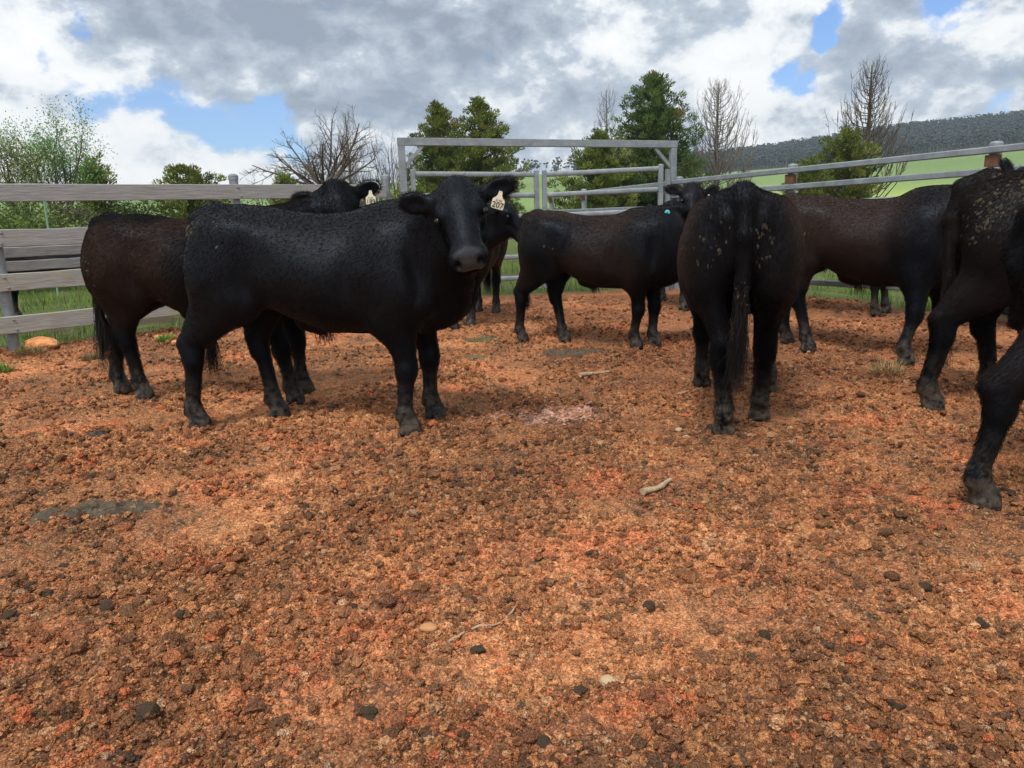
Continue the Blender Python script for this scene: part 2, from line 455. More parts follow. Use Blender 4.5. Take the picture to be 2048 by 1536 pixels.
# loose crumbs of soil: nobody could count them
def ico():
    t = (1 + 5 ** .5) / 2
    v = np.array([(-1, t, 0), (1, t, 0), (-1, -t, 0), (1, -t, 0), (0, -1, t), (0, 1, t), (0, -1, -t), (0, 1, -t), (t, 0, -1), (t, 0, 1), (-t, 0, -1), (-t, 0, 1)], float)
    v /= np.linalg.norm(v[0])
    f = np.array([(0, 11, 5), (0, 5, 1), (0, 1, 7), (0, 7, 10), (0, 10, 11), (1, 5, 9), (5, 11, 4), (11, 10, 2), (10, 7, 6), (7, 1, 8), (3, 9, 4), (3, 4, 2), (3, 2, 6), (3, 6, 8), (3, 8, 9), (4, 9, 5), (2, 4, 11), (6, 2, 10), (8, 6, 7), (9, 8, 1)])
    return v, f
def icosub(n=1):
    v, f = ico()
    for _ in range(n):
        vs = list(map(tuple, v)); cache = {}; nf = []
        def mid(a, b):
            key = (min(a, b), max(a, b))
            if key not in cache:
                m = (np.array(vs[a]) + np.array(vs[b])) / 2; vs.append(tuple(m / np.linalg.norm(m))); cache[key] = len(vs) - 1
            return cache[key]
        for a, b, c in f:
            ab, bc, ca = mid(a, b), mid(b, c), mid(c, a)
            nf += [(a, ab, ca), (b, bc, ab), (c, ca, bc), (ab, bc, ca)]
        v = np.array(vs); f = np.array(nf)
    return v, f
ICO1 = icosub(1); ICO2 = icosub(2); ICO0 = ico()
def blobs(pos, size, cols, base, seed, jit=0.32, flat=(0.55, 0.9)):
    r = np.random.default_rng(seed); bv, bf = base; n = len(pos)
    th = r.uniform(0, 6.283, n); sx = r.uniform(0.75, 1.35, n); sy = r.uniform(0.75, 1.2, n); sz = r.uniform(*flat, n)
    jj = 1 + r.uniform(-jit, jit, (n, len(bv)))
    v = bv[None] * jj[:, :, None] * np.stack([sx, sy, sz], 1)[:, None, :] * size[:, None, None]
    tx = r.uniform(-0.5, 0.5, n)
    cz, szn = np.cos(th)[:, None], np.sin(th)[:, None]; ct, st = np.cos(tx)[:, None], np.sin(tx)[:, None]
    X = v[..., 0]; Y = v[..., 1] * ct - v[..., 2] * st; Z = v[..., 1] * st + v[..., 2] * ct
    v = np.stack([X * cz - Y * szn, X * szn + Y * cz, Z], -1) + pos[:, None, :]
    f = (bf[None] + (np.arange(n) * len(bv))[:, None, None]).reshape(-1, 3)
    return v.reshape(-1, 3), f, np.repeat(cols, len(bv), 0)
def build_crumbs():
    r = np.random.default_rng(5)
    n = 210000
    d = 1.35 * (11.0 / 1.35) ** (r.random(n) ** 0.85)
    a = r.uniform(-0.66, 0.66, n)
    x = d * np.sin(a); y = d * np.cos(a)
    dens = fbm(x * 2.3, y * 2.3, 3, 21) * 0.7 + fbm(x * 9, y * 9, 2, 22) * 0.3
    keep = (yard_mask(x, y) > 0.6) & (r.random(n) < sstep(0.30, 0.65, dens))
    x, y, d = x[keep], y[keep], d[keep]
    n = len(x)
    s = np.exp(r.normal(math.log(0.0048), 0.55, n)) * (1 + 0.06 * (d - 2))
    s = np.clip(s, 0.0025, 0.026)
    pal = np.array([ORANGE * 1.0, RUST, BROWN, BROWN * 0.8, DUNG, REDD * 0.9, TAN, s2l(190, 158, 126)])
    idx = r.choice(len(pal), n, p=[0.20, 0.24, 0.21, 0.12, 0.08, 0.04, 0.08, 0.03])
    big = s > 0.013
    idx = np.where(big & (r.random(n) < 0.5), r.choice([2, 3, 4], n), idx)
    cols = pal[idx] * r.uniform(0.75, 1.2, (n, 1))
    near_soil = soil_col(x, y)
    cols = cols * 0.62 + near_soil * 0.38
    z = ground_z(x, y) + s * 0.25
    pos = np.stack([x, y, z], 1)
    V = []; T = []; C = []; o = 0
    for msk, base, sd in ((s <= 0.009, ICO0, 1), (s > 0.009, ICO1, 2)):
        v, f, c = blobs(pos[msk], s[msk], cols[msk], base, sd)
        V.append(v); T.append(f + o); C.append(c); o += len(v)
    me = mesh_np('soil_crumbs', np.concatenate(V), tris=np.concatenate(T), cols={'col': np.concatenate(C)})
    m, kk, b = mat('crumb', 0.95, 0.1)
    geo = kk.new('ShaderNodeNewGeometry').outputs['Position']
    n2 = kk.noise(geo, 170, 3, 0.7)
    vo = kk.new('ShaderNodeTexVoronoi'); kk.put(vo.inputs['Vector'], geo); vo.inputs['Scale'].default_value = 210
    sep = kk.new('ShaderNodeSeparateColor'); kk.put(sep.inputs[0], vo.outputs['Color'])
    c = kk.mix(1.0, kk.attr('col', 'Color'), kk.ramp(n2, [(0.3, 0.6), (0.5, 1.0), (0.7, 1.4)]), 'MULTIPLY')
    kk.put(b.inputs['Base Color'], kk.mix(1.0, c, kk.ramp(sep.outputs[0], [(0.0, .6), (.55, 1.0), (1.0, 1.4)]), 'MULTIPLY'))
    bump(kk, b, kk.math('SUBTRACT', n2, kk.math('MULTIPLY', vo.outputs['Distance'], .8)), 0.010, 0.9)
    tag(link('soil_crumbs', me, m), 'loose crumbs of orange and brown soil covering the yard', kind='stuff')
build_crumbs()
# ------------------------------------------------------------------ yard fences and gates
def wood_material(name, tone, lichen=0.0):
    m, kk, b = mat(name, 0.9, 0.15)
    ob = kk.new('ShaderNodeTexCoord').outputs['Object']
    rot = kk.new('ShaderNodeMapping'); kk.put(rot.inputs['Vector'], ob)
    rot.inputs['Rotation'].default_value = (0, 0, -math.atan2(ldir[1], ldir[0]))
    v = rot.outputs[0]
    g = kk.noise(kk.vmath('MULTIPLY', v, (2.2, 40, 40)), 2.0, 6, 0.65)
    g2 = kk.noise(v, 2.5, 4, 0.6)
    c = kk.mix(kk.ramp(g, [(0.3, 0), (0.7, 1)]), tuple(t * .62 for t in tone), tuple(t * 1.2 for t in tone))
    c = kk.mix(kk.ramp(g2, [(0.35, 0.0), (0.7, 0.35)]), c, (0.25, 0.24, 0.225))
    if lichen:
        l = kk.ramp(kk.noise(v, 5.0, 4, 0.7), [(0.52, 0), (0.66, 1)])
        c = kk.mix(kk.math('MULTIPLY', l, lichen), c, (0.36, 0.30, 0.12))
    kk.put(b.inputs['Base Color'], c)
    bump(kk, b, g, 0.006, 0.8)
    return m
WOOD = wood_material('weathered_timber', (0.315, 0.315, 0.32), 0.12)
WOODL = wood_material('lichen_timber', (0.33, 0.325, 0.30), 0.6)
def steel_material():
    m, kk, b = mat('galvanised_steel', 0.5, 0.45, 0.35)
    ob = kk.new('ShaderNodeTexCoord').outputs['Object']
    n = kk.noise(ob, 6, 5, 0.7); n2 = kk.noise(kk.vmath('MULTIPLY', ob, (1, 1, 14)), 4, 4, 0.6)
    c = kk.mix(kk.ramp(n, [(0.3, 0), (0.7, 1)]), (0.15, 0.172, 0.190), (0.27, 0.30, 0.325))
    c = kk.mix(kk.ramp(n2, [(0.55, 0), (0.8, 0.35)]), c, (0.50, 0.52, 0.53))
    kk.put(b.inputs['Base Color'], c)
    kk.put(b.inputs['Roughness'], kk.math('MULTIPLY_ADD', n, 0.25, 0.40))
    return m
STEEL = steel_material()
RUSTM = None
def rust():
    m, kk, b = mat('rusty_packer', 0.85, 0.2)
    ob = kk.new('ShaderNodeTexCoord').outputs['Object']
    n = kk.noise(ob, 18, 5, 0.7)
    kk.put(b.inputs['Base Color'], kk.ramp(n, [(0.3, (0.085, 0.038, 0.020)), (0.6, (0.15, 0.078, 0.048)), (0.8, (0.22, 0.15, 0.105))]))
    return m
RUSTM = rust()
BOLT = steel_material(); BOLT.name = 'bolt_steel'
n_l = np.array([-ldir[1], ldir[0]])        # away from the yard
def on_l(t, off=0.0, z=0.0):
    p = L0 + ldir * t + n_l * off
    return np.array([p[0], p[1], z])
len_l = float(np.linalg.norm(LG - L0))
fence = empty('timber_fence', on_l(0))
tag(fence, 'weathered grey timber rail fence along the left side of the yard', 'fence')
def local(parent, mb):        # world-built solids hung on an empty
    loc = np.array(parent.location)
    mb.v = [v - loc for v in mb.v]
rng3 = np.random.default_rng(3)
def rail_board(a, b, w, hgt, n=26, seed=0):
    """a sawn board with slightly wavy worn edges"""
    mb = MB(); r = np.random.default_rng(seed)
    a = np.asarray(a); b = np.asarray(b); d = (b - a) / np.linalg.norm(b - a); x = np.cross(d, [0, 0, 1.0]); x /= np.linalg.norm(x)
    v = []
    for i in range(n + 1):
        p = a + (b - a) * i / n
        up = hgt / 2 + r.normal(0, .0022); lo = -hgt / 2 + r.normal(0, .0022); c = .006
        for u, z in ((-w / 2 + c, lo), (w / 2 - c, lo), (w / 2, lo + c), (w / 2, up - c), (w / 2 - c, up), (-w / 2 + c, up), (-w / 2, up - c), (-w / 2, lo + c)):
            v.append(p + x * u + np.array([0, 0, z]))
    q = [(i * 8 + j, i * 8 + (j + 1) % 8, i * 8 + 8 + (j + 1) % 8, i * 8 + 8 + j) for i in range(n) for j in range(8)]
    mb.add(v, q)
    for k0 in (0, n * 8):
        mb.add([np.mean(v[k0:k0 + 8], 0)] + v[k0:k0 + 8], t=[(0, 1 + i, 1 + (i + 1) % 8) for i in range(8)])
    return mb
posts_t = [-2.55, 0.0, len_l * .53, len_l - 0.02]
for i, z in enumerate((1.545, 1.115, .69, .275)):
    mb = rail_board(on_l(-3.2, -.075, z), on_l(len_l - .10, -.075, z), .045, .168, seed=i); local(fence, mb)
    rl = mb.build('rail', WOODL if i >= 2 else WOOD, fence)
    for t in posts_t[:-1]:
        for dz in (-.05, .05):
            bb = MB(); p = on_l(t + rng3.normal(0, .01) + (.03 if dz < 0 else 0), -.0985, z + dz)
            bb.tube([p, p - np.append(n_l, 0) * .007, p - np.append(n_l, 0) * .010], [.013, .012, .005], n=10); local(fence, bb)
            bb.build('bolt', BOLT, rl)
def round_post(parent, t, r=.052, h=1.72, cap=True):
    p = on_l(t, 0.005)
    mb = MB(); mb.tube([p + [0, 0, -.15], p + [0, 0, h]], [r, r], n=20); local(parent, mb)
    o = mb.build('post', STEEL, parent, smooth=False)
    if cap:
        mb = MB(); mb.tube([p + [0, 0, h - .035], p + [0, 0, h + .012], p + [0, 0, h + .03], p + [0, 0, h + .036]], [r + .006, r + .006, r * .7, r * .15], n=20); local(parent, mb)
        mb.build('cap', STEEL, o)
for t, hh in zip(posts_t, (1.6, 1.60, 1.72, 1.74)): round_post(fence, t, h=hh)
# the race behind: a shorter timber side with its board ends butting beside the post
race = empty('timber_race', on_l(.2, .85))
tag(race, 'low timber race side of three narrow rails behind the left fence', 'fence')
for i, z in enumerate((.955, .815, .665)):
    mb = rail_board(on_l(-.02 - .05 * i, .40, z + .01), on_l(3.4, .62, z), .04, .105, seed=20 + i); local(race, mb)
    mb.build('rail', WOOD, race)
for t in (3.2,):
    mb = MB(); p = on_l(t, .46 + .06 * t); mb.beam(p + [0, 0, -.1], p + [0, 0, 1.0], .07, .07, up=(1, 0, 0)); local(race, mb); mb.build('post', STEEL, race)
# gate arch
A0 = np.array([*P(803, 300, 10.9)[:2], 0.0]); B0 = np.array([*P(1346, 300, 11.9)[:2], 0.0])
ztop_a = P(806, 283, 10.9)[2]; ztop_b = P(1344, 289, 11.9)[2]
arch = empty('gate_frame', A0); tag(arch, 'galvanised steel arch spanning the two yard gates', 'gate frame')
ad = nrm_ = (B0 - A0) / np.linalg.norm(B0 - A0)
for nm, p, zt in (('post', A0, ztop_a), ('post', B0, ztop_b)):
    mb = MB(); mb.beam(p + [0, 0, -.1], p + [0, 0, zt - .052], .09, .09, up=tuple(ad)); local(arch, mb); mb.build('post', STEEL, arch)
mb = MB(); mb.beam(A0 + [0, 0, ztop_a] - ad * .05, B0 + [0, 0, ztop_b] + ad * .05, .09, .10); local(arch, mb); mb.build('top_beam', STEEL, arch)
for p, zt, sg in ((A0, ztop_a, 1), (B0, ztop_b, -1)):
    mb = MB(); mb.beam(p + ad * sg * .035 + [0, 0, zt - .33], p + ad * sg * .30 + [0, 0, zt - .045], .05, .05); local(arch, mb); mb.build('brace', STEEL, arch)
def gate(name, label, pa, pb, za, zb, zs, parent_loc, latch):
    g = empty(name, parent_loc); tag(g, label, 'gate', 'yard gates')
    d = (pb - pa) / np.linalg.norm(pb - pa)
    for p, zt in ((pa, za), (pb, zb)):
        mb = MB(); mb.beam(p + [0, 0, .12], p + [0, 0, zt + .05], .065, .065, up=tuple(d)); local(g, mb); mb.build('stile', STEEL, g)
        mb = MB(); mb.tube([p + [0, 0, zt + .05], p + [0, 0, zt + .062]], [.036, .026], n=12); local(g, mb); mb.build('cap', STEEL, g)
    for f in zs:
        a = pa + d * .034 + [0, 0, f * za]; b = pb - d * .034 + [0, 0, f * zb]
        mb = MB()
        n = 14; up = np.array([0, 0, 1.0]); x = np.cross(d, up)
        prof = [(math.cos(t) * .019, math.sin(t) * .036 * (1.18 if abs(math.sin(t)) < .95 else 1)) for t in np.arange(n) * 2 * math.pi / n]
        v = [p + x * u + up * w for p in (a, b) for u, w in prof]
        mb.add(v, [(i, (i + 1) % n, n + (i + 1) % n, n + i) for i in range(n)]); local(g, mb)
        mb.build('rail', STEEL, g, smooth=True)
    for z in latch:                    # hinge or chain lugs
        mb = MB(); mb.beam(z - np.array([0, 0, .05]), z + np.array([0, 0, .05]), .05, .04); local(g, mb); mb.build('hinge', STEEL, g)
    return g
gp = lambda px, Y: np.array([*P(px, 380, Y)[:2], 0.0])
la, lb = gp(827, 10.95), gp(1073, 11.35)
zA, zB = P(827, 348, 10.95)[2], P(1073, 349, 11.35)[2]
zs = (1.0, .835, .665, .50, .335, .16)
gate('steel_gate', 'left leaf of the pair of galvanised yard gates', la, lb, zA, zB, zs, la, [la - ad * .055 + [0, 0, z] for z in (1.70, .4)])
ra, rb = gp(1089, 11.40), gp(1321, 11.55)
zA, zB = P(1089, 349, 11.40)[2], P(1321, 337, 11.55)[2]
gate('steel_gate', 'right leaf of the pair of galvanised yard gates, behind the middle bull', ra, rb, zA, zB, zs, ra, [rb + ad * .06 + [0, 0, z] for z in (1.72, .4)])
mb = MB(); pq = gp(1335, 11.75); mb.beam(pq + [0, 0, -.1], pq + [0, 0, P(1335, 338, 11.75)[2]], .06, .06, up=tuple(ad)); local(arch, mb); mb.build('hinge_post', STEEL, arch)
mb = MB(); pq = gp(812, 10.92); mb.beam(pq + [0, 0, 1.55], pq + [0, 0, P(812, 338, 10.92)[2]], .03, .05, up=tuple(ad)); local(arch, mb); mb.build('hinge_plate', STEEL, arch)
# steel rail fences
def steel_fence(name, label, pts, zt, zlist, posts, group=None):
    fn = empty(name, np.array([*pts[0][:2], 0])); tag(fn, label, 'fence', group)
    a = np.array([*pts[0][:2], 0.0]); b = np.array([*pts[1][:2], 0.0]); d = (b - a) / np.linalg.norm(b - a); nn_ = np.array([-d[1], d[0], 0])
    if (np.array([0, 0, 0]) - a) @ nn_ < 0: nn_ = -nn_           # towards the camera
    for f in zlist:
        mb = MB(); mb.beam(a + nn_ * .075 + [0, 0, zt[0] - f], b + nn_ * .075 + [0, 0, zt[1] - f], .045, .068, bev=.012); local(fn, mb); mb.build('rail', STEEL, fn)
    for t in posts:
        p = a + (b - a) * t; z = zt[0] + (zt[1] - zt[0]) * t
        mb = MB(); mb.tube([p + [0, 0, -.15], p + [0, 0, z + .04]], [.056, .056], n=20); local(fn, mb); o = mb.build('post', STEEL, fn)
        mb = MB(); mb.tube([p + [0, 0, z + .01], p + [0, 0, z + .062], p + [0, 0, z + .080], p + [0, 0, z + .084]], [.062, .062, .045, .01], n=20); local(fn, mb); mb.build('cap', STEEL, o)
        mb = MB(); c = p + nn_ * .030 + [0, 0, z - .10]; mb.beam(c - [0, 0, .055], c + [0, 0, .055], .125, .075, up=tuple(nn_)); local(fn, mb); mb.build('packer', RUSTM, o)
fa = np.array([*P(1352, 365, 11.9)[:2], 0]); fb = np.array([*P(1992, 298, 7.7)[:2], 0])
za, zb = P(1352, 365, 11.9)[2], P(1992, 300, 7.7)[2]
ext = 1.5
fb2 = fa + (fb - fa) * ext; zb2 = za + (zb - za) * ext
steel_fence('steel_fence', 'galvanised steel rail fence running along the right side of the yard', (fa, fb2), (za, zb2), (0, .20, .42, .64, .88, 1.12, 1.36), (0.0105, .33 / ext * 1.43, 1 / ext, .99))
ga = np.array([*P(1345, 372, 12.2)[:2], 0]); gb = np.array([*P(1100, 391, 19.5)[:2], 0])
za, zb = P(1345, 367, 12.2)[2], P(1100, 393, 19.5)[2]
steel_fence('steel_fence', 'steel rail fence of the lane going back behind the gates', (ga, gb), (za, zb), (0, .36, .62, .9, 1.2), (.02, .62, .98))
# thin green steel picket behind the timber fence
pk = P(97, 455, 14.0)
mb = MB(); base = np.array([pk[0], pk[1], 0.0])
mb.beam([-.02, 0, -.1], [0.0, 0, 1.78], .05, .008); mb.beam([-.02, -.012, -.1], [0.0, -.012, 1.78], .006, .022)
o = mb.build('steel_picket', simple('green_paint', (.24, .42, .30), .6, .3, var=.2), None, loc=base); tag(o, 'thin pale green steel picket standing behind the timber fence', 'post')
# ------------------------------------------------------------------ cattle: one continuous body from blended volumes
class Sdf:
    def __init__(s): s.ops = []
    def cone(s, a, b, ra, rb, k=0.05, sc=(1, 1, 1), cut=False):
        a = np.array(a, float); b = np.array(b, float); sc = np.array(sc, float)
        m = max(ra, rb) / min(sc.min(), 1.0)
        s.ops.append(('cone', np.minimum(a, b) - m, np.maximum(a, b) + m, k, cut, (a, b, ra, rb, sc)))
    def ell(s, c, r, R=None, k=0.05, cut=False):
        c = np.array(c, float); r = np.array(r, float); m = r.max()
        s.ops.append(('ell', c - m, c + m, k, cut, (c, r, np.eye(3) if R is None else np.asarray(R, float))))
    def loft(s, xs, top, bot, w, p=2.4, k=0.05, cy=None):
        s.ops.append(('loft', np.array([min(xs), -max(w), min(bot)]), np.array([max(xs), max(w), max(top)]), k, False, (np.array(xs), np.array(top), np.array(bot), np.array(w), p, cy)))
    def mesh(s, h):
        lo = np.min([o[1] for o in s.ops if not o[4]], 0) - 3 * h; hi = np.max([o[2] for o in s.ops if not o[4]], 0) + 3 * h
        lo[2] = max(lo[2], -0.06)
        n = np.ceil((hi - lo) / h).astype(int) + 1
        Fd = np.full(n, 1.0, np.float32)
        ax = [lo[i] + h * np.arange(n[i]) for i in range(3)]
        for kind, a, b, kk, cut, pr in s.ops:
            mg = kk + 2.5 * h
            i0 = np.clip(np.floor((a - mg - lo) / h).astype(int), 0, n - 1); i1 = np.clip(np.ceil((b + mg - lo) / h).astype(int) + 1, 1, n)
            if (i1 <= i0).any(): continue
            sl = tuple(slice(i0[i], i1[i]) for i in range(3))
            X, Y, Z = np.meshgrid(*[ax[i][sl[i]] for i in range(3)], indexing='ij')
            if kind == 'cone':
                pa, pb, ra, rb, sc = pr
                ab = (pb - pa) * sc; L = (ab ** 2).sum()
                qx, qy, qz = (X - pa[0]) * sc[0], (Y - pa[1]) * sc[1], (Z - pa[2]) * sc[2]
                t = np.clip((qx * ab[0] + qy * ab[1] + qz * ab[2]) / L, 0, 1)
                d = np.sqrt((qx - t * ab[0]) ** 2 + (qy - t * ab[1]) ** 2 + (qz - t * ab[2]) ** 2) - (ra + (rb - ra) * t)
                d = d / sc.max()
            elif kind == 'ell':
                c, r, R = pr
                q = [R[0, i] * (X - c[0]) + R[1, i] * (Y - c[1]) + R[2, i] * (Z - c[2]) for i in range(3)]
                k0 = np.sqrt(sum((q[i] / r[i]) ** 2 for i in range(3))); k1 = np.sqrt(sum((q[i] / r[i] ** 2) ** 2 for i in range(3)))
                d = k0 * (k0 - 1) / (k1 + 1e-6)
            else:
                xs, top, bot, w, p, cy = pr
                xx = ax[0][sl[0]]
                fx = np.linspace(xs[0], xs[-1], 120)
                def sm(v):
                    g = np.interp(fx, xs, v); kr = np.array([1, 2, 3, 4, 3, 2, 1.]); kr /= kr.sum()
                    return np.convolve(np.pad(g, 3, 'edge'), kr, 'valid')
                tt = np.interp(xx, fx, sm(top)); bb = np.interp(xx, fx, sm(bot)); ww = np.interp(xx, fx, sm(w))
                out = np.maximum(xs[0] - xx, xx - xs[-1]).clip(0)[:, None, None]
                c = ((tt + bb) / 2)[:, None, None]; hh = np.maximum((tt - bb) / 2, .01)[:, None, None]; ww = np.maximum(ww, .01)[:, None, None]
                Yc = Y if cy is None else Y - np.interp(xx, fx, np.interp(fx, xs, cy))[:, None, None]
                zz = (Z - c) / hh
                # fuller below the middle, flatter over the back
                ww2 = ww * np.where(zz > 0, 1 - 0.24 * zz.clip(0, 1) ** 1.3, 1.0)
                e = (np.abs(Yc / ww2) ** p + np.abs(zz) ** p) ** (1 / p)
                d = (e - 1) * np.minimum(ww, hh) + out
            cur = Fd[sl]
            if cut:
                d = -d; hx = np.clip(.5 - .5 * (d - cur) / kk, 0, 1) if kk > 0 else 0
                Fd[sl] = d + (cur - d) * hx + kk * hx * (1 - hx)
            else:
                hx = np.clip(.5 + .5 * (d - cur) / kk, 0, 1)
                Fd[sl] = d + (cur - d) * hx - kk * hx * (1 - hx)
        return nets(Fd, lo, h)
def nets(Fd, lo, h):           # naive surface nets
    ins = Fd < 0
    n = np.array(Fd.shape)
    c = np.zeros(n - 1, np.int8)
    for dx in (0, 1):
        for dy in (0, 1):
            for dz in (0, 1):
                c += ins[dx:n[0] - 1 + dx, dy:n[1] - 1 + dy, dz:n[2] - 1 + dz]
    act = (c > 0) & (c < 8)
    idx = np.full(act.shape, -1, np.int64)
    cells = np.argwhere(act); idx[act] = np.arange(len(cells))
    acc = np.zeros((len(cells), 3)); cnt = np.zeros(len(cells))
    corners = [(dx, dy, dz) for dx in (0, 1) for dy in (0, 1) for dz in (0, 1)]
    I, J, K = cells.T
    for a in corners:
        for ax in range(3):
            if a[ax]: continue
            b = list(a); b[ax] = 1
            fa = Fd[I + a[0], J + a[1], K + a[2]]; fb = Fd[I + b[0], J + b[1], K + b[2]]
            m = (fa < 0) != (fb < 0)
            t = np.where(m, fa / (fa - fb + 1e-12), 0)
            p = np.array(a, float)[None] + np.zeros((len(cells), 3)); p[:, ax] += t
            acc += np.where(m[:, None], p, 0); cnt += m
    v = lo + h * (cells + acc / cnt[:, None])
    Q = []
    for ax in range(3):
        u, w = [(1, 2), (2, 0), (0, 1)][ax]
        sh = [slice(None)] * 3; s2 = [slice(None)] * 3
        sh[ax] = slice(0, n[ax] - 1); s2[ax] = slice(1, n[ax])
        for q in (u, w): sh[q] = slice(1, n[q] - 1); s2[q] = slice(1, n[q] - 1)
        A, B = ins[tuple(sh)], ins[tuple(s2)]
        e = np.argwhere(A != B)
        if not len(e): continue
        e2 = e.copy(); e2[:, u] += 1; e2[:, w] += 1
        fl = A[A != B]
        def cell(du, dw):
            t = e2.copy(); t[:, u] -= du; t[:, w] -= dw
            return idx[t[:, 0], t[:, 1], t[:, 2]]
        q = np.stack([cell(1, 1), cell(0, 1), cell(0, 0), cell(1, 0)], 1)
        q[~fl] = q[~fl][:, ::-1]
        Q.append(q)
    q = np.concatenate(Q)
    q = q[(q >= 0).all(1)]
    # light smoothing
    for it in range(3):
        s = np.zeros_like(v); c = np.zeros(len(v))
        for a, b in ((0, 1), (1, 2), (2, 3), (3, 0)):
            np.add.at(s, q[:, a], v[q[:, b]]); np.add.at(c, q[:, a], 1)
            np.add.at(s, q[:, b], v[q[:, a]]); np.add.at(c, q[:, b], 1)
        v = v + (0.5 if it % 2 == 0 else 0.5) * (s / np.maximum(c, 1)[:, None] - v)
    return v, q
def nrm(v): v = np.asarray(v, float); return v / np.linalg.norm(v)
def n3(p, sc, seed):            # cheap 3-D noise
    return (vnoise(p[:, 0] * sc + 3, p[:, 1] * sc + p[:, 2] * sc * .61, seed) + vnoise(p[:, 1] * sc - 5, p[:, 2] * sc + p[:, 0] * sc * .37, seed + 1) + vnoise(p[:, 2] * sc + 9, p[:, 0] * sc - p[:, 1] * sc * .53, seed + 2)) / 3

def hide_material(name, brown=(0.028, 0.0168, 0.0120), rough=0.50):
    m, kk, b = mat(name, rough, 0.17)
    ob = kk.new('ShaderNodeTexCoord').outputs['Object']
    st = kk.vmath('MULTIPLY', ob, (14.0, 14.0, 4.0))
    n1 = kk.noise(st, 22, 3, 0.6)
    n2 = kk.noise(ob, 3.0, 4, 0.6)
    br = kk.attr('brown')
    f = kk.math('MULTIPLY', br, kk.ramp(n1, [(0.3, 0.55), (0.7, 1.3)]), clamp=True)
    base = kk.mix(kk.ramp(n2, [(0.35, 0.0), (0.7, 1.0)]), (0.0016, 0.0021, 0.0032), (0.0032, 0.0035, 0.0046))
    c = kk.mix(f, base, brown)
    du = kk.math('MULTIPLY', kk.attr('dust'), kk.ramp(kk.noise(ob, 22, 4, 0.7), [(0.38, 0.0), (0.62, 1.0)]), clamp=True)
    c = kk.mix(kk.math('MULTIPLY', du, 0.85), c, (0.105, 0.082, 0.060))
    mz = kk.attr('muzzle')
    c = kk.mix(mz, c, (0.052, 0.050, 0.050))
    kk.put(b.inputs['Base Color'], c)
    kk.put(b.inputs['Roughness'], kk.math('MULTIPLY_ADD', mz, -0.27, kk.math('MULTIPLY_ADD', n1, 0.18, rough - 0.10)))
    kk.put(b.inputs['Sheen Weight'], kk.math('MULTIPLY_ADD', br, 0.04, 0.0))
    b.inputs['Sheen Roughness'].default_value = 0.4
    b.inputs['Specular Tint'].default_value = (0.66, 0.80, 1.0, 1)
    # hair grain and upright neck folds
    wv = kk.new('ShaderNodeTexWave', wave_type='BANDS', bands_direction='X', wave_profile='SIN')
    kk.put(wv.inputs['Vector'], ob); wv.inputs['Scale'].default_value = 6.5; wv.inputs['Distortion'].default_value = 2.2
    wv.inputs['Detail'].default_value = 2; wv.inputs['Detail Scale'].default_value = 1.2
    hh = kk.math('ADD', kk.math('MULTIPLY', n1, 0.5), kk.math('MULTIPLY', kk.math('MULTIPLY', wv.outputs['Fac'], kk.attr('fold')), 0.85))
    hh = kk.math('ADD', hh, kk.math('MULTIPLY', kk.noise(kk.vmath('MULTIPLY', ob, (60., 60., 22.)), 7, 3, .7), 0.25))
    bump(kk, b, hh, 0.008, 0.16)
    return m
HIDE = hide_material('hide')
EYE = simple('eye', (0.004, 0.003, 0.003), 0.12, 0.35)
HAIR = simple('hair', (0.007, 0.006, 0.006), 0.5, 0.3)
MUD = simple('dried_dung', (0.072, 0.058, 0.040), 0.95, 0.1, var=0.35, scale=40, bumpd=0.01)
MUDD = simple('caked_dung', (0.075, 0.058, 0.040), 0.9, 0.15, var=0.5, scale=40, bumpd=0.01)
TAG = simple('tag_plastic', (0.62, 0.57, 0.42), 0.5, 0.4, var=0.12, scale=60)
INK = simple('tag_ink', (0.02, 0.02, 0.022), 0.6, 0.3)
BLUE = simple('tag_blue', (0.10, 0.50, 0.58), 0.4, 0.4)
WHITEBTN = simple('tag_white', (0.75, 0.74, 0.70), 0.4, 0.4)
m_, kk_, b_ = mat('coat_hair', 0.5, 0.05)
kk_.put(b_.inputs['Base Color'], kk_.mix(kk_.attr('brown'), (0.0024, 0.0028, 0.0038), (0.036, 0.0205, 0.0140)))
COAT = m_

def strands(mb, roots, tips, r0, sag=0.0, seg=4, wob=0.0, rng=None, n=4):
    for a, b in zip(roots, tips):
        pts = []
        for i in range(seg + 1):
            t = i / seg
            p = a + (b - a) * t; p[2] -= sag * t * t
            if wob and i: p = p + rng.normal(0, wob * t, 3)
            pts.append(p)
        mb.tube(pts, [r0 * (1 - 0.85 * i / seg) for i in range(seg + 1)], n=n, caps=False)

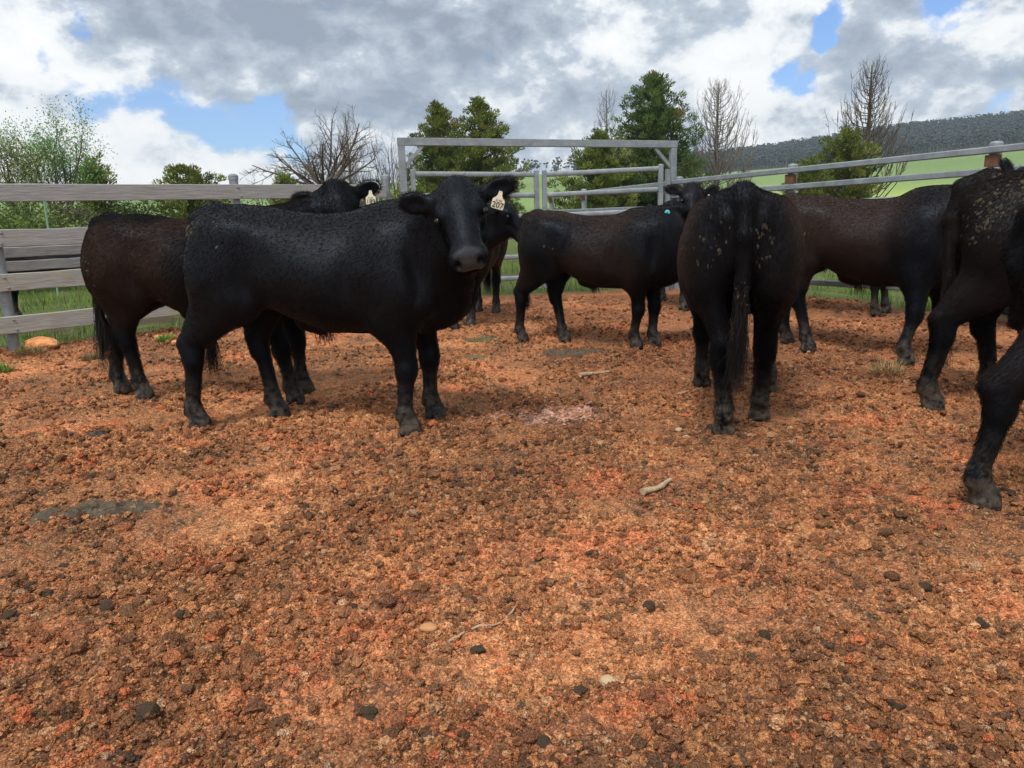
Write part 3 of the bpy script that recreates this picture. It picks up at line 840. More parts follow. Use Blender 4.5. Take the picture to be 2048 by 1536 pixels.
def bull(label, feet, head, size=1.30, yaw=None, ears=None, brown=0.3, grid=0.013, hairs=0, tail=None, mud=None, tags=(), fat=1.0, seed=1,
         sheath=True, group=None, switch=True, stance=None, neck=1.0, hump=0.0, brown_fn=None, hair_len=0.016, poll=True, name='black_bull', mudcol=None, hock=0.0):
    """feet: world ground points near-hind, far-hind, near-fore, far-fore given as {'HR','HL','FR','FL'} (right/left of the animal); head: world poll, muzzle and facing direction"""
    s = size / 1.30
    rng = np.random.default_rng(seed)
    hr, hl, fr, fl = [np.array(feet[k_][:2], float) for k_ in ('HR', 'HL', 'FR', 'FL')]
    hm, fm = (hr + hl) / 2, (fr + fl) / 2
    if yaw is None:
        d = fm - hm; yaw = math.atan2(d[1], d[0])
    fw = np.array([math.cos(yaw), math.sin(yaw)]); lf = np.array([-fw[1], fw[0]])
    mid = (hm + fm) / 2 if stance is None else np.array(stance[:2], float)
    org = np.array([mid[0], mid[1], -0.012])
    def loc2(p):
        d = np.array(p[:2]) - mid
        return np.array([d @ fw, d @ lf]) / s
    def loc(p):
        d = loc2(p); return np.array([d[0], d[1], p[2] / s])
    def locd(p):
        return np.array([np.array(p[:2]) @ fw, np.array(p[:2]) @ lf, p[2]])
    HR, HL, FR, FL = loc2(hr), loc2(hl), loc2(fr), loc2(fl)
    b = Sdf()
    # trunk
    xs = [-.755, -.725, -.65, -.51, -.35, -.15, .05, .25, .42, .58, .70, .79, .84]
    top = [1.10, 1.20, 1.265, 1.30, 1.285, 1.25, 1.236, 1.248, 1.282, 1.288, 1.25, 1.16, 1.04]
    bot = [.92, .86, .81, .785, .735, .635, .565, .56, .585, .605, .64, .72, .84]
    w = [.05, .13, .205, .25, .272, .312, .335, .33, .295, .255, .21, .14, .05]
    w = [q * fat for q in w]
    b.loft(xs, top, bot, w, 2.35, 0.05)
    # hips, rump, shoulder and thigh masses
    for sd, Hf, Ff in ((-1, HR, FR), (1, HL, FL)):
        b.ell((-.44, sd * .185, 1.15), (.12, .06, .07), k=.09)                       # hook bone
        b.ell((-.665, sd * .09, 1.13), (.10, .07, .10), k=.08)                       # pin bone
        b.ell((-.535, sd * .165, .955), (.215, .125 * fat, .275), k=.08)               # round
        b.ell((.46, sd * .19, .93), (.19, .115, .27), k=.10)                        # shoulder
        b.ell((.56, sd * .17, .78), (.14, .10, .14), k=.08)                         # point of shoulder
        # hind leg
        fx, fy = Hf
        hip = np.array([-.53, sd * .165, .88])
        st = np.array([-.42 + .10 * (fx + .60), sd * .175 * .8 + fy * .2, .755])
        hk = np.array([fx * .72 - .60 * .28 - .050, fy * .75 + sd * .17 * .25, .485])
        if sd < 0: hk[0] += hock
        ft = np.array([fx - .034, fy, .135])
        b.cone(hip + [0, 0, .03], st + [0, 0, .02], .18, .118, k=.07, sc=(1, 1.35, 1))
        b.cone(st + [-.045, 0, 0], hk + [.030, 0, .05], .120, .060, k=.06, sc=(1, 1.25, 1))
        b.cone(hip + [-.09, 0, -.08], hk + [-.028, 0, .05], .11, .034, k=.06, sc=(1, 1.3, 1))
        b.cone(hk + [-.035, 0, .035], hk + [0, 0, -.06], .042, .056, k=.03)
        b.cone(hk + [.012, 0, -.02], ft + [.0, 0, .03], .050, .042, k=.03)
        feet_at(b, ft, fx, fy, sd)
        # fore leg
        fx, fy = Ff
        sh = np.array([.52, sd * .185, .82])
        el = np.array([.43 + .15 * (fx - .5), sd * .185 * .8 + fy * .2, .665])
        ft = np.array([fx - .026, fy, .13])
        kn = el * .42 + ft * .58 + [.045, 0, 0]; kn[2] = .375
        b.cone(sh, el, .15, .125, k=.08, sc=(1, 1.25, 1))
        b.cone(el + [.03, 0, .02], kn + [.0, 0, .05], .108, .060, k=.06, sc=(1, 1.12, 1))
        b.ell(kn, (.060, .060, .075), k=.03)
        b.cone(kn, ft + [0, 0, .03], .046, .042, k=.03)
        feet_at(b, ft, fx, fy, sd)
    for sd in (-1, 1):
        b.ell((-.29, sd * .392, 1.03), (.10, .10, .15), k=.09, cut=True)             # hollow in front of the hip
        b.ell((.235, sd * .415, .87), (.040, .10, .24), k=.07, cut=True)             # behind the shoulder
        b.ell((-.40, sd * .345, .64), (.10, .08, .10), k=.08, cut=True)              # flank fold
        b.ell((-.355, sd * .385, .86), (.030, .10, .16), k=.07, cut=True)            # edge of the thigh
        b.ell((.63, sd * .345, .98), (.030, .10, .22), k=.08, cut=True)              # front of the shoulder blade
    # brisket and belly line
    b.cone((.66, 0, .70), (.40, 0, .62), .11, .08, k=.10)
    if sheath:
        b.cone((-.15, 0, .615), (-.045, 0, .572), .042, .026, k=.07, sc=(1, 1.3, 1))
    # neck
    Pp = loc(head[0]); Mz = loc(head[1]); face = locd(head[2])
    u = nrm(Mz - Pp); v = nrm(face - (face @ u) * u); sv = np.cross(v, u)
    R = np.stack([u, v, sv], 1)
    hp = lambda a, c, e: Pp + u * a + v * c + sv * e
    nape = hp(.05, -.12, 0); thr = hp(.20, -.20, 0)
    b.cone((.40, 0, 1.10 + hump), (.62, 0, 1.08 + hump * .6), .17, .18, k=.10, sc=(1, 1.15, 1))
    b.cone((.58, 0, 1.06), nape, .215 * neck, .125, k=.09)
    b.cone((.66, 0, .90), thr, .20 * neck, .10, k=.09)
    b.cone((.74, 0, .74), hp(.24, -.22, 0), .10, .05, k=.08)
    # head
    E = lambda c, r, k_=.03, cut=False: b.ell(hp(*c), r, R, k=k_, cut=cut)
    C = lambda a, c, ra, rb, k_=.03, sc=(1, 1, 1): b.cone(hp(*a), hp(*c), ra, rb, k=k_, sc=sc)
    E((.10, -.075, 0), (.155, .105, .128), .04)
    E((.005, -.055, 0), (.075, .075, .085), .04)
    C((.12, -.075, 0), (.38, -.085, 0), .106, .076, .04)
    E((.405, -.085, 0), (.066, .074, .098), .035)
    E((.435, -.075, .045), (.045, .05, .042), .03); E((.435, -.075, -.045), (.045, .05, .042), .03)
    C((.14, -.16, 0), (.37, -.135, 0), .078, .046, .03)
    E((.415, -.15, 0), (.042, .030, .060), .02)
    for sd in (-1, 1):
        E((.16, -.135, sd * .062), (.12, .085, .048), .03)
        E((.155, -.018, sd * .092), (.052, .030, .034), .025)
        E((.185, -.045, sd * .122), (.030, .020, .012), .012, True)
        E((.472, -.058, sd * .055), (.030, .026, .017), .008, True)
        E((.30, -.10, sd * .085), (.09, .03, .020), .03, True)
    E((.462, -.125, 0), (.030, .006, .066), .010, True)
    # ears
    ear_pts = {}
    for sd, nm in ((-1, 'R'), (1, 'L')):
        base = hp(.045, -.075, sd * .118)
        spec = (ears or {}).get(nm) if ears else None
        if spec is None:
            ed = nrm(sv * sd * 1.0 - u * 0.08 - v * .25); en = nrm(v * .9 + u * .5)
        else:
            ed = nrm(locd(np.asarray(spec[0], float))); en = locd(np.asarray(spec[1], float))
        es = spec[2] if spec is not None and len(spec) > 2 else 1.0
        en = nrm(en - (en @ ed) * ed); eb = np.cross(ed, en)
        Re = np.stack([ed, en, eb], 1)
        c = base + ed * .098 * es
        b.cone(base - ed * .03, base + ed * .04, .042, .034, k=.03)
        b.ell(c, (.092 * es, .021, .058 * es), Re, k=.02)
        b.ell(c + en * .028 + ed * .010, (.066 * es, .024, .040 * es), Re, k=.012, cut=True)
        ear_pts[nm] = (base, ed, en, eb, c)
    # tail
    tl = tail or {}
    tz = tl.get('end', .66); ty = tl.get('y', 0.0); tx = tl.get('x', -.755)
    b.cone((-.62, 0, 1.265), (-.740, 0, 1.225), .055, .046, k=.05)
    b.cone((-.740, 0, 1.225), (-.800, ty * .4, 1.06), .045, .038, k=.03)
    b.cone((-.800, ty * .4, 1.06), (tx - .03, ty, tz + .12), .034, .026, k=.02)
    b.cone((tx - .03, ty, tz + .12), (tx - .03, ty * 1.1, tz), .026, .024, k=.02)
    vtx, q = b.mesh(grid)
    vtx[:, 2] = np.maximum(vtx[:, 2], -0.012)
    # a little unevenness so that muscle and skin are not perfectly smooth
    # vertex normals
    me0 = mesh_np('tmp', vtx, quads=q, smooth=True)
    nn = np.zeros(len(vtx) * 3, np.float32); me0.vertices.foreach_get('normal', nn); nn = nn.reshape(-1, 3)
    bpy.data.meshes.remove(me0)
    body_only = sstep(.35, .6, vtx[:, 2])
    dsp = (n3(vtx, 4.0, seed * 7) - .5) * .030 * body_only + (n3(vtx, 8.0, seed * 7 + 9) - .5) * .012 * body_only + (n3(vtx, 14.0, seed * 7 + 3) - .5) * .004
    hd = (vtx - Pp) @ R
    ishead = (hd[:, 0] > -.05) & (np.abs(hd[:, 2]) < .16) & (np.abs(hd[:, 1] + .08) < .16) & (hd[:, 0] < .55)
    dsp = np.where(ishead, dsp * .35, dsp)
    vtx = vtx + nn * dsp[:, None]
    # coat attributes
    x_, y_, z_ = vtx.T
    pn = n3(vtx, 2.6, seed * 11 + 1); pf = n3(vtx, 9.0, seed * 11 + 5)
    br = brown * sstep(.35, .68, pn * .75 + pf * .25 + 0.12)
    br = br * sstep(.45, .62, z_) * (1 - sstep(.55, .85, x_) * .75)
    if brown_fn is not None: br = brown_fn(vtx, br, pn, pf)
    br = np.where(ishead, br * (.3 if brown < .75 else 1.0), br)
    dust = sstep(.42, .04, z_) if False else (1 - sstep(.03, .40, z_)) * (.45 + .75 * n3(vtx, 7, seed + 50))
    dust = np.clip(dust + (1 - sstep(.0, .10, z_)) * .35, 0, 1)
    mz = sstep(.405, .432, hd[:, 0]) * (1 - sstep(.058, .078, np.abs(hd[:, 2]))) * sstep(-.145, -.10, hd[:, 1]) * ishead
    mz = mz * (1 - sstep(-.052, -.03, hd[:, 1]) * .5)
    nost = np.exp(-(((hd[:, 0] - .468) / .030) ** 2 + ((hd[:, 1] + .060) / .022) ** 2 + ((np.abs(hd[:, 2]) - .055) / .018) ** 2))  # dark of the nostril hollows, painted into the muzzle colour below
    mz = mz * np.clip(1 - 1.6 * nost, 0, 1) * (1 - .8 * np.exp(-((hd[:, 1] + .127) / .008) ** 2))
    nk = sstep(.45, .62, x_) * sstep(.62, .8, z_) * np.where(ishead, 0, 1.0)
    nk = nk * (1 - sstep(.9, 1.15, x_) * .3)
    root = empty(name, org, yaw)
    root.scale = (s, s, s)
    tag(root, label, 'bull', group)
    me = mesh_np('body', vtx, quads=q, smooth=True, attrs={'brown': np.clip(br, 0, 1), 'dust': dust, 'muzzle': np.clip(mz, 0, 1), 'fold': np.clip(nk, 0, 1)})
    body = link('body', me, HIDE, root)
    # eyes
    for sd in (-1, 1):
        mb = MB(); iv, jf = ICO2
        mb.add(hp(.183, -.046, sd * .117) + iv * np.array([.021, .021, .021]), t=jf)
        mb.build('eye', EYE, root, smooth=True)
    # surface samples
    tri = np.concatenate([q[:, [0, 1, 2]], q[:, [0, 2, 3]]])
    a0, a1, a2 = vtx[tri[:, 0]], vtx[tri[:, 1]], vtx[tri[:, 2]]
    ar = np.linalg.norm(np.cross(a1 - a0, a2 - a0), axis=1)
    def sample(n, weight=None):
        wgt = ar * (weight[tri[:, 0]] if weight is not None else 1)
        ti = rng.choice(len(tri), n, p=wgt / wgt.sum())
        r1, r2 = rng.random(n), rng.random(n); fl_ = r1 + r2 > 1; r1[fl_] = 1 - r1[fl_]; r2[fl_] = 1 - r2[fl_]
        p = a0[ti] + (a1[ti] - a0[ti]) * r1[:, None] + (a2[ti] - a0[ti]) * r2[:, None]
        return p, nn[tri[ti, 0]], tri[ti, 0]
    if hairs:
        wgt = (.30 * sstep(.10, .2, z_) + .70 * sstep(.15, .5, z_)) * np.where(ishead, 1.6, 1.0) * (1 - np.clip(mz * 1.5, 0, 1)) * (1 - .9 * (np.minimum(np.linalg.norm(vtx - hp(.183, -.048, .112), axis=1), np.linalg.norm(vtx - hp(.183, -.048, -.112), axis=1)) < .035))
        p, nr_, vi = sample(hairs, wgt)
        flow = np.tile(np.array([-.8, 0, -.65]), (len(p), 1))
        hs = ishead[vi]
        flow[hs] = u * 1.0
        flow = flow + rng.normal(0, .13, flow.shape) + np.stack([n3(p, 8, 3) - .5, n3(p, 8, 4) - .5, n3(p, 8, 5) - .5], 1) * .5
        flow = flow - nr_ * (flow * nr_).sum(1)[:, None]
        flow /= np.linalg.norm(flow, axis=1)[:, None] + 1e-6
        L = hair_len * rng.uniform(.6, 1.4, len(p)) * np.where(hs, .7, 1.0)
        # long fringe in the ears and a woolly forehead
        P0 = p - nr_ * .002; P1 = p + (flow * .55 + nr_ * .20) * L[:, None]; P2 = p + (flow * 1.0 + nr_ * .22) * L[:, None]
        pts = np.stack([P0, P1, P2], 1).reshape(-1, 3)
        hc = bpy.data.hair_curves.new('coat')
        hc.add_curves([3] * len(p))
        hc.points.foreach_set('position', pts.astype(np.float32).ravel())
        rad = np.tile(np.array([.00065, .0005, .0001], np.float32), len(p))
        hc.points.foreach_set('radius', rad)
        at = hc.attributes.new('brown', 'FLOAT', 'CURVE'); at.data.foreach_set('value', np.clip(br[vi] * 1.0 * rng.uniform(.4, 1.5, len(p)), 0, 1).astype(np.float32))
        hc.materials.append(COAT)
        co = bpy.data.objects.new('coat', hc); COL.objects.link(co); co.parent = root
    if poll:
        mb = MB(); n_ = 160
        r1 = np.array([hp(rng.uniform(-.06, .08), -.02 + rng.uniform(-.04, .02), rng.normal(0, .038)) for _ in range(n_)])
        t1 = np.array([p + u * rng.uniform(.0, .07) + v * rng.uniform(.012, .03) - u * .02 + sv * rng.normal(0, .018) for p in r1])
        strands(mb, r1, t1, .0022, 0, 3, .004, rng, 3)
        for nm in ('R', 'L'):
            base, ed, en, eb, c = ear_pts[nm]
            n_ = 420
            an = rng.uniform(0, 6.283, n_)
            r1 = c + ed * (np.cos(an) * .084)[:, None] + eb * (np.sin(an) * .051)[:, None] + en * rng.normal(0, .006, n_)[:, None]
            t1 = r1 + (ed * (np.cos(an) * .017)[:, None] + eb * (np.sin(an) * .017)[:, None]) * rng.uniform(.5, 1.2, n_)[:, None] + ed * .006 + rng.normal(0, .004, (n_, 3))
            strands(mb, r1, t1, .0016, 0, 2, .002, rng, 3)
        mb.build('head_hair', HAIR, root, smooth=True)
    if sheath:
        mb = MB(); n_ = 60
        r1 = np.stack([rng.normal(-.03, .025, n_), rng.normal(0, .012, n_), rng.normal(.560, .010, n_)], 1)
        t1 = r1 + np.stack([rng.normal(.01, .018, n_), rng.normal(0, .012, n_), -rng.uniform(.03, .085, n_)], 1)
        strands(mb, r1, t1, .002, 0, 3, .004, rng, 3)
        mb.build('belly_tuft', HAIR, root, smooth=True)
    if switch:
        mb = MB(); n_ = int(tl.get('n', 170) * 2.2)
        sx = tx - .03; sy = ty * 1.1; ln = tl.get('len', .40); sp = tl.get('spread', .030)
        r1 = np.stack([rng.normal(sx, .012, n_), rng.normal(sy, .014, n_), rng.uniform(tz - .03, tz + .16, n_)], 1)
        t1 = np.stack([sx + rng.normal(-.005, sp, n_), sy + rng.normal(tl.get('drift', 0), sp * 1.3, n_), tz - ln * rng.uniform(.45, 1.0, n_)], 1)
        strands(mb, r1, t1, .0024, 0, 6, .011, rng, 3)
        mb.build('tail_switch', HAIR, root, smooth=True)
    # dried dung flakes
    if mud:
        p, nr_, vi = sample(60000)
        wv_ = np.zeros(len(p))
        for (mx, my, mzz, rad, amt) in mud:
            wv_ = np.maximum(wv_, amt * np.exp(-(((p - np.array([mx, my, mzz])) / rad) ** 2).sum(1)))
        keep = rng.random(len(p)) < wv_ * .6 * sstep(.42, .6, n3(p, 12, seed + 9))
        p, nr_ = p[keep], nr_[keep]
        if len(p):
            mb = MB(); iv, jf = ICO1
            for a, n_ in zip(p, nr_):
                t1 = nrm(np.array([-.3, rng.normal(0, .3), -1]) - n_ * np.dot([-.3, 0, -1], n_)); t2 = np.cross(n_, t1)
                sz = min(np.exp(rng.normal(math.log(.0046), .42)), .009)
                mb.add(a + (iv[:, :1] * t1 * rng.uniform(1.1, 2.4) + iv[:, 1:2] * t2 + iv[:, 2:] * n_ * .55) * sz * (1 + rng.uniform(-.25, .25, (len(iv), 1))), t=jf)
            o = mb.build('dried_dung', mudcol or MUD, root)
            tag(o, 'dried tan flakes of dung stuck to the hair', kind='stuff')
    for tg in tags: ear_tag(root, ear_pts, s, locd, **tg)
    return root, dict(hp=hp, u=u, v=v, s=sv, ears=ear_pts)
def feet_at(b, ft, fx, fy, sd):
    b.ell(ft + [-.004, 0, 0], (.045, .049, .055), k=.03)                             # fetlock
    b.cone(ft, (fx + .004, fy, .065), .043, .052, k=.03)                             # pastern
    b.cone((fx - .012, fy, .05), (fx + .012, fy, .04), .052, .050, k=.02)
    for c in (-1, 1):
        b.cone((fx - .022, fy + c * .029, .030), (fx + .040, fy + c * .025, .016), .037, .024, k=.012)   # two claws
        b.ell(ft + [-.043, c * .024, -.022], (.014, .015, .020), k=.012)             # dewclaws
def text_mesh(txt, size):
    cu = bpy.data.curves.new('t', 'FONT'); cu.body = txt; cu.size = size; cu.align_x = 'CENTER'; cu.align_y = 'CENTER'; cu.offset = size * .012
    o = bpy.data.objects.new('t', cu); COL.objects.link(o)
    dg = bpy.context.evaluated_depsgraph_get()
    me = bpy.data.meshes.new_from_object(o.evaluated_get(dg))
    bpy.data.objects.remove(o); bpy.data.curves.remove(cu)
    return me
def ear_tag(root, ears, s, locd, ear='L', text=None, down=(0, 0, -1), side=(1, 0, 0), kind='flag', off=(.115, .02, -.01), sizef=1.0, line=None, shift=(0, 0, 0)):
    base, ed, en, eb, c = ears[ear]
    o0 = base + ed * off[0] + en * off[1] + eb * off[2] + locd(np.asarray(shift, float))
    d = nrm(locd(np.asarray(down, float))); sd = locd(np.asarray(side, float)); sd = nrm(sd - (sd @ d) * d); n = np.cross(sd, d) * -1
    n = np.cross(d, sd) * -1 if False else np.cross(sd, -d)
    if kind == 'button':
        mb = MB(); rr = .0155 * sizef
        mb.tube([o0 - n * .001, o0 + n * .004, o0 + n * .0055], [rr, rr, rr * .8], n=16)
        mb.build('ear_button', BLUE if text == 'blue' else WHITEBTN, root)
        if text == 'blue':
            mb = MB(); mb.tube([o0 + n * .005, o0 + n * .0065, o0 + n * .007], [rr * .42, rr * .4, rr * .3], n=12); mb.build('button_pin', simple('tag_blue_dark', (0.03, 0.2, 0.25), .4), root)
        return
    k_ = sizef
    prof = [(-.007, .004), (-.009, -.004), (-.010, -.014), (-.016, -.024), (-.028, -.034), (-.029, -.044), (-.029, -.072), (-.024, -.076), (.024, -.076), (.029, -.072), (.029, -.044), (.028, -.034), (.016, -.024), (.010, -.014), (.009, -.004), (.007, .004)]
    pv = [o0 + sd * (a * k_) - d * (bb * k_) + n * (.004 * math.cos(a * 30)) for a, bb in prof]
    m = len(pv)
    mb = MB()
    cen = o0 + d * .040 * k_
    vs = [cen + n * .0045] + [p + n * .001 for p in pv] + [cen + n * .002] + [p - n * .001 for p in pv]
    t = [(0, 1 + i, 1 + (i + 1) % m) for i in range(m)] + [(m + 1, m + 2 + (i + 1) % m, m + 2 + i) for i in range(m)]
    qd = [(1 + i, m + 2 + i, m + 2 + (i + 1) % m, 1 + (i + 1) % m) for i in range(m)]
    mb.add(vs, q=qd, t=t)
    tg = mb.build('ear_tag', TAG, root)
    mb = MB(); mb.tube([o0 - n * .001, o0 + n * .004, o0 + n * .005], [.0062, .0060, .004], n=12)
    mb.build('tag_stud', simple('stud', (.45, .43, .38), .5), tg)
    for tx, sz, dy in ([(text, .036 * k_, .060 * k_)] if text else []) + ([(line, .016 * k_, .039 * k_)] if line else []):
        me = text_mesh(tx, sz)
        vv = np.zeros(len(me.vertices) * 3, np.float32); me.vertices.foreach_get('co', vv); vv = vv.reshape(-1, 3)
        w3 = o0 + d * dy + n * .0062 + sd * vv[:, :1] - d * vv[:, 1:2]
        me.vertices.foreach_set('co', w3.astype(np.float32).ravel()); me.update()
        link('tag_number', me, INK, tg)
# ------------------------------------------------------------------ the herd, placed by where their hooves stand on the yard
tocam = lambda p: np.array([0, 0, H]) - np.asarray(p, float)
def feet4(HR, HL, FR, FL): return dict(HR=G(*HR), HL=G(*HL), FR=G(*FR), FL=G(*FL))
def patchy(zlo=.55, top=0.0, extra=None):
    def f(v, br, pn, pf):
        if extra: br = extra(v, br, pn, pf)
        return br
    return f
# 1: big black bull in front, side on, head turned to the camera
ft = feet4((403, 858), (560, 833), (822, 868), (872, 835))
pol = P(908, 361, 4.05); mz = P(934, 505, 3.74)
bull('glossy black bull standing side on in front, head turned to the camera, ear tag 207', ft, (pol, mz, (-.05, -1, .25)), size=1.32, stance=(ft['HR'] + ft['HL'] + ft['FR'] + ft['FL'])[:2] / 4 + np.array([.035, 0]), brown=.10, grid=.0115, hairs=90000, hair_len=.013, seed=1,
     ears={'R': ((-1, -.10, .10), (.1, -1, -.15)), 'L': ((1, -.1, .30), (-.05, -1, -.1))},
     mud=[(-.72, -.15, 1.12, .07, 1), (-.72, -.15, .98, .06, .8), (-.55, -.25, 1.15, .10, .12)],
     tags=[dict(ear='L', text='207', line='U N', down=(-.28, -.10, -1), side=(1, .25, .25), off=(.10, .02, .02), sizef=1.12)], tail=dict(end=.62, y=.05, len=.36))
# 2: brown-black bull behind it
ft = feet4((292, 798), (247, 782), (592, 805), (612, 782))
pol = P(668, 367, 5.35); mz = P(708, 485, 5.10)
def bf(v, br, pn, pf):
    return np.clip(br * 1.0 + .55 * sstep(.75, 1.1, v[:, 2]) * sstep(.35, .6, pn) * (1 - sstep(.3, .7, v[:, 0])) * sstep(-.78, -.6, v[:, 0]), 0, 1)
bull('rusty brown and black bull half hidden behind the front bull, ear tag 189', ft, (pol, mz, (.22, -1, .3)), size=1.30, brown=.55, grid=.014, hairs=150000, seed=2, hair_len=.024, brown_fn=bf,
     ears={'R': ((-1, .0, .12), (.1, -1, -.1)), 'L': ((1, .1, .30), (.1, -1, -.1))},
     mud=[(-.70, -.18, 1.0, .10, .8), (-.66, -.22, .9, .10, .4)], mudcol=MUDD,
     tags=[dict(ear='L', text='189', line='U N', down=(.0, -.1, -1), side=(1, .1, .22), off=(.11, .02, .02), sizef=1.15), dict(ear='R', kind='button', off=(.07, .01, -.02), side=(.3, -1, 0), sizef=.6)], tail=dict(end=.60, y=-.05, len=.42, n=140, spread=.035))
# 3: bull further back behind the head of the first, seen from the front
ft = feet4((957, 624), (992, 626), (908, 660), (942, 655))
pol = P(1004, 399, 8.0); mz = P(1064, 462, 7.9)
bull('dark bull by the gate facing the camera with its head turned sideways', ft, (pol, mz, (.75, -.25, .8)), size=1.28, brown=.35, grid=.0135, hairs=50000, seed=3, tail=dict(end=.6))
# 4: bull in the middle, side on
ft = feet4((1046, 682), (1130, 682), (1273, 695), (1310, 690))
pol = P(1346, 404, 6.98); mz = P(1428, 454, 7.18)
def bf(v, br, pn, pf):
    b = np.clip(br + .30 * sstep(.4, .55, pn) * sstep(.6, .8, v[:, 2]), 0, 1)
    d = ((v - np.array([-.27, -.30, 1.02])) / np.array([.085, .2, .12]))
    d2 = ((v - np.array([-.45, -.28, .82])) / np.array([.08, .2, .16]))
    return b * (1 - np.exp(-(d ** 2).sum(1))) * (1 - .8 * np.exp(-(d2 ** 2).sum(1))) * (1 - sstep(.35, .6, v[:, 0]) * .7)
bull('brownish black bull standing side on in the middle with a round blue ear button', ft, (pol, mz, (.15, .20, 1)), size=1.23, stance=(ft['HR'] + ft['HL'] + ft['FR'] + ft['FL'])[:2] / 4 + np.array([.04, 0]), brown=.45, grid=.014, hairs=110000, seed=4, brown_fn=bf,
     ears={'R': ((-.84, -.52, -.08), (.3, .9, .3), 1.35), 'L': ((.5, .9, .1), (.5, .2, .3))},
     mud=[(-.72, -.15, 1.0, .08, .3), (-.38, -.3, .98, .06, .15)],
     tags=[dict(ear='R', text='blue', kind='button', off=(.185, -.0, .0), shift=(-.02, -.085, .01), down=(0, 0, -1), side=(1, 0, 0), sizef=1.5), dict(ear='R', down=(-.1, -.1, -1), side=(.8, -.5, .4), off=(.185, .0, .0), shift=(-.02, -.080, -.045), sizef=.95)], tail=dict(end=.55, y=-.03, x=-.73, len=.25))
# 5: bull behind the middle one, only its poll and ears show
c0 = G(1392, 618); ang = math.radians(-70)
fw5 = np.array([math.cos(ang), math.sin(ang)]); lf5 = np.array([-fw5[1], fw5[0]])
fpt = lambda c, f, l: np.array([*(c[:2] + fw5 * f + lf5 * l), 0])
ft = dict(FR=fpt(c0, 0, -.17), FL=fpt(c0, 0.08, .17), HR=fpt(c0, -1.15, -.17), HL=fpt(c0, -1.05, .17))
pol = P(1388, 369, 8.55); mz = P(1386, 450, 8.25)
bull('dark brown bull behind the middle bull, little more than its head and ears showing', ft, (pol, mz, (.0, -1, .5)), size=1.26, brown=.8, grid=.0135, hairs=60000, hair_len=.026, seed=5, sheath=False,
     ears={'R': ((-1, 0, .25), (.1, -1, 0)), 'L': ((1, 0, .35), (-.1, -1, 0))},
     tags=[dict(ear='L', text='white', kind='button', off=(.05, .03, .05), down=(0, 0, -1), side=(1, 0, .4), sizef=1.5)])
# 6: bull seen from behind
ft = feet4((1517, 838), (1446, 866), (1535, 785), (1403, 770))
ctr = (ft['HR'] + ft['HL'] + ft['FR'] + ft['FL']) / 4
pol = P(1440, 470, 5.9); mz = P(1430, 560, 6.2)
yaw6 = math.radians(76)
fw6 = np.array([math.cos(yaw6), math.sin(yaw6)])
def bf(v, br, pn, pf):
    return np.clip(br * .3 + 1.0 * sstep(.13, .27, np.abs(v[:, 1])) * sstep(-.80, -.55, v[:, 0]) * sstep(.45, .6, v[:, 2]) * sstep(.25, .5, pn), 0, 1)
bull('black bull seen from behind with brown flanks and a long hanging tail', ft, (np.array([*(ctr[:2] + fw6 * 1.05), 1.30]), np.array([*(ctr[:2] + fw6 * 1.35), .98]), (fw6[0], fw6[1], .7)), size=1.33, yaw=yaw6, stance=ctr[:2] + np.array([-.035, 0]), brown=.4, grid=.0125, hairs=150000, seed=6, brown_fn=bf, hair_len=.022,
     mud=[(-.74, .16, 1.08, .075, .35), (-.74, .14, .98, .06, .35), (-.76, -.06, 1.05, .06, .3), (-.76, -.07, .95, .05, .2), (-.80, 0, .74, .07, .9)],
     tail=dict(end=.72, y=.0, x=-.765, len=.45, n=240, spread=.019, drift=.012))
# 7: brown bull on the right, side on
ft = feet4((1617, 702), (1574, 684), (1812, 728), (1880, 700))
def bf(v, br, pn, pf):
    b = np.clip(br + .5 * sstep(.75, 1.1, v[:, 2]) * sstep(.3, .5, pn), 0, 1)
    d = ((v - np.array([-.70, -.20, 1.12])) / np.array([.07, .3, .07]))
    return b * (1 - np.exp(-(d ** 2).sum(1))) * (1 - sstep(.1, .45, v[:, 0]) * .8)
a = (ft['FR'] + ft['FL']) / 2; h_ = (ft['HR'] + ft['HL']) / 2; d7 = nrm(a - h_)
bull('reddish brown and black bull side on between the rear view bull and the muddy rump', ft, (a + d7 * .50 + np.array([0, 0, 1.34]), a + d7 * .78 + np.array([0, 0, 1.0]), (d7[0], d7[1], .6)), size=1.31, brown=.6, grid=.014, hairs=110000, seed=7, brown_fn=bf,
     mud=[(-.42, -.28, .98, .05, .25)], tail=dict(end=.6, y=.04), hump=.03)
# 8: muddy rump leaving the frame on the right
h1 = G(1864, 818); h2 = G(1985, 795)
ang = math.radians(-15)
fw8 = np.array([math.cos(ang), math.sin(ang)]); lf8 = np.array([-fw8[1], fw8[0]])
hm = (h1 + h2) / 2
ft = dict(HR=h1, HL=h2, FR=np.array([*(hm[:2] + fw8 * 1.15 - lf8 * .15), 0]), FL=np.array([*(hm[:2] + fw8 * 1.05 + lf8 * .17), 0]))
st = hm[:2] + fw8 * .67
bull('black bull on the right walking out of view, rump flecked with tan dung', ft, (np.array([*(st + fw8 * 1.1), 1.42]), np.array([*(st + fw8 * 1.42), 1.1]), (fw8[0], fw8[1], .6)), size=1.37, yaw=ang, stance=st, brown=.30, grid=.0125, hairs=150000, seed=8, hair_len=.022,
     mud=[(-.58, -.22, 1.14, .14, .75), (-.66, -.2, 1.06, .10, .8), (-.40, -.28, 1.10, .12, .3), (-.3, -.3, 1.0, .12, .15)],
     tail=dict(end=.62, y=-.05, len=.42, n=170, spread=.028))
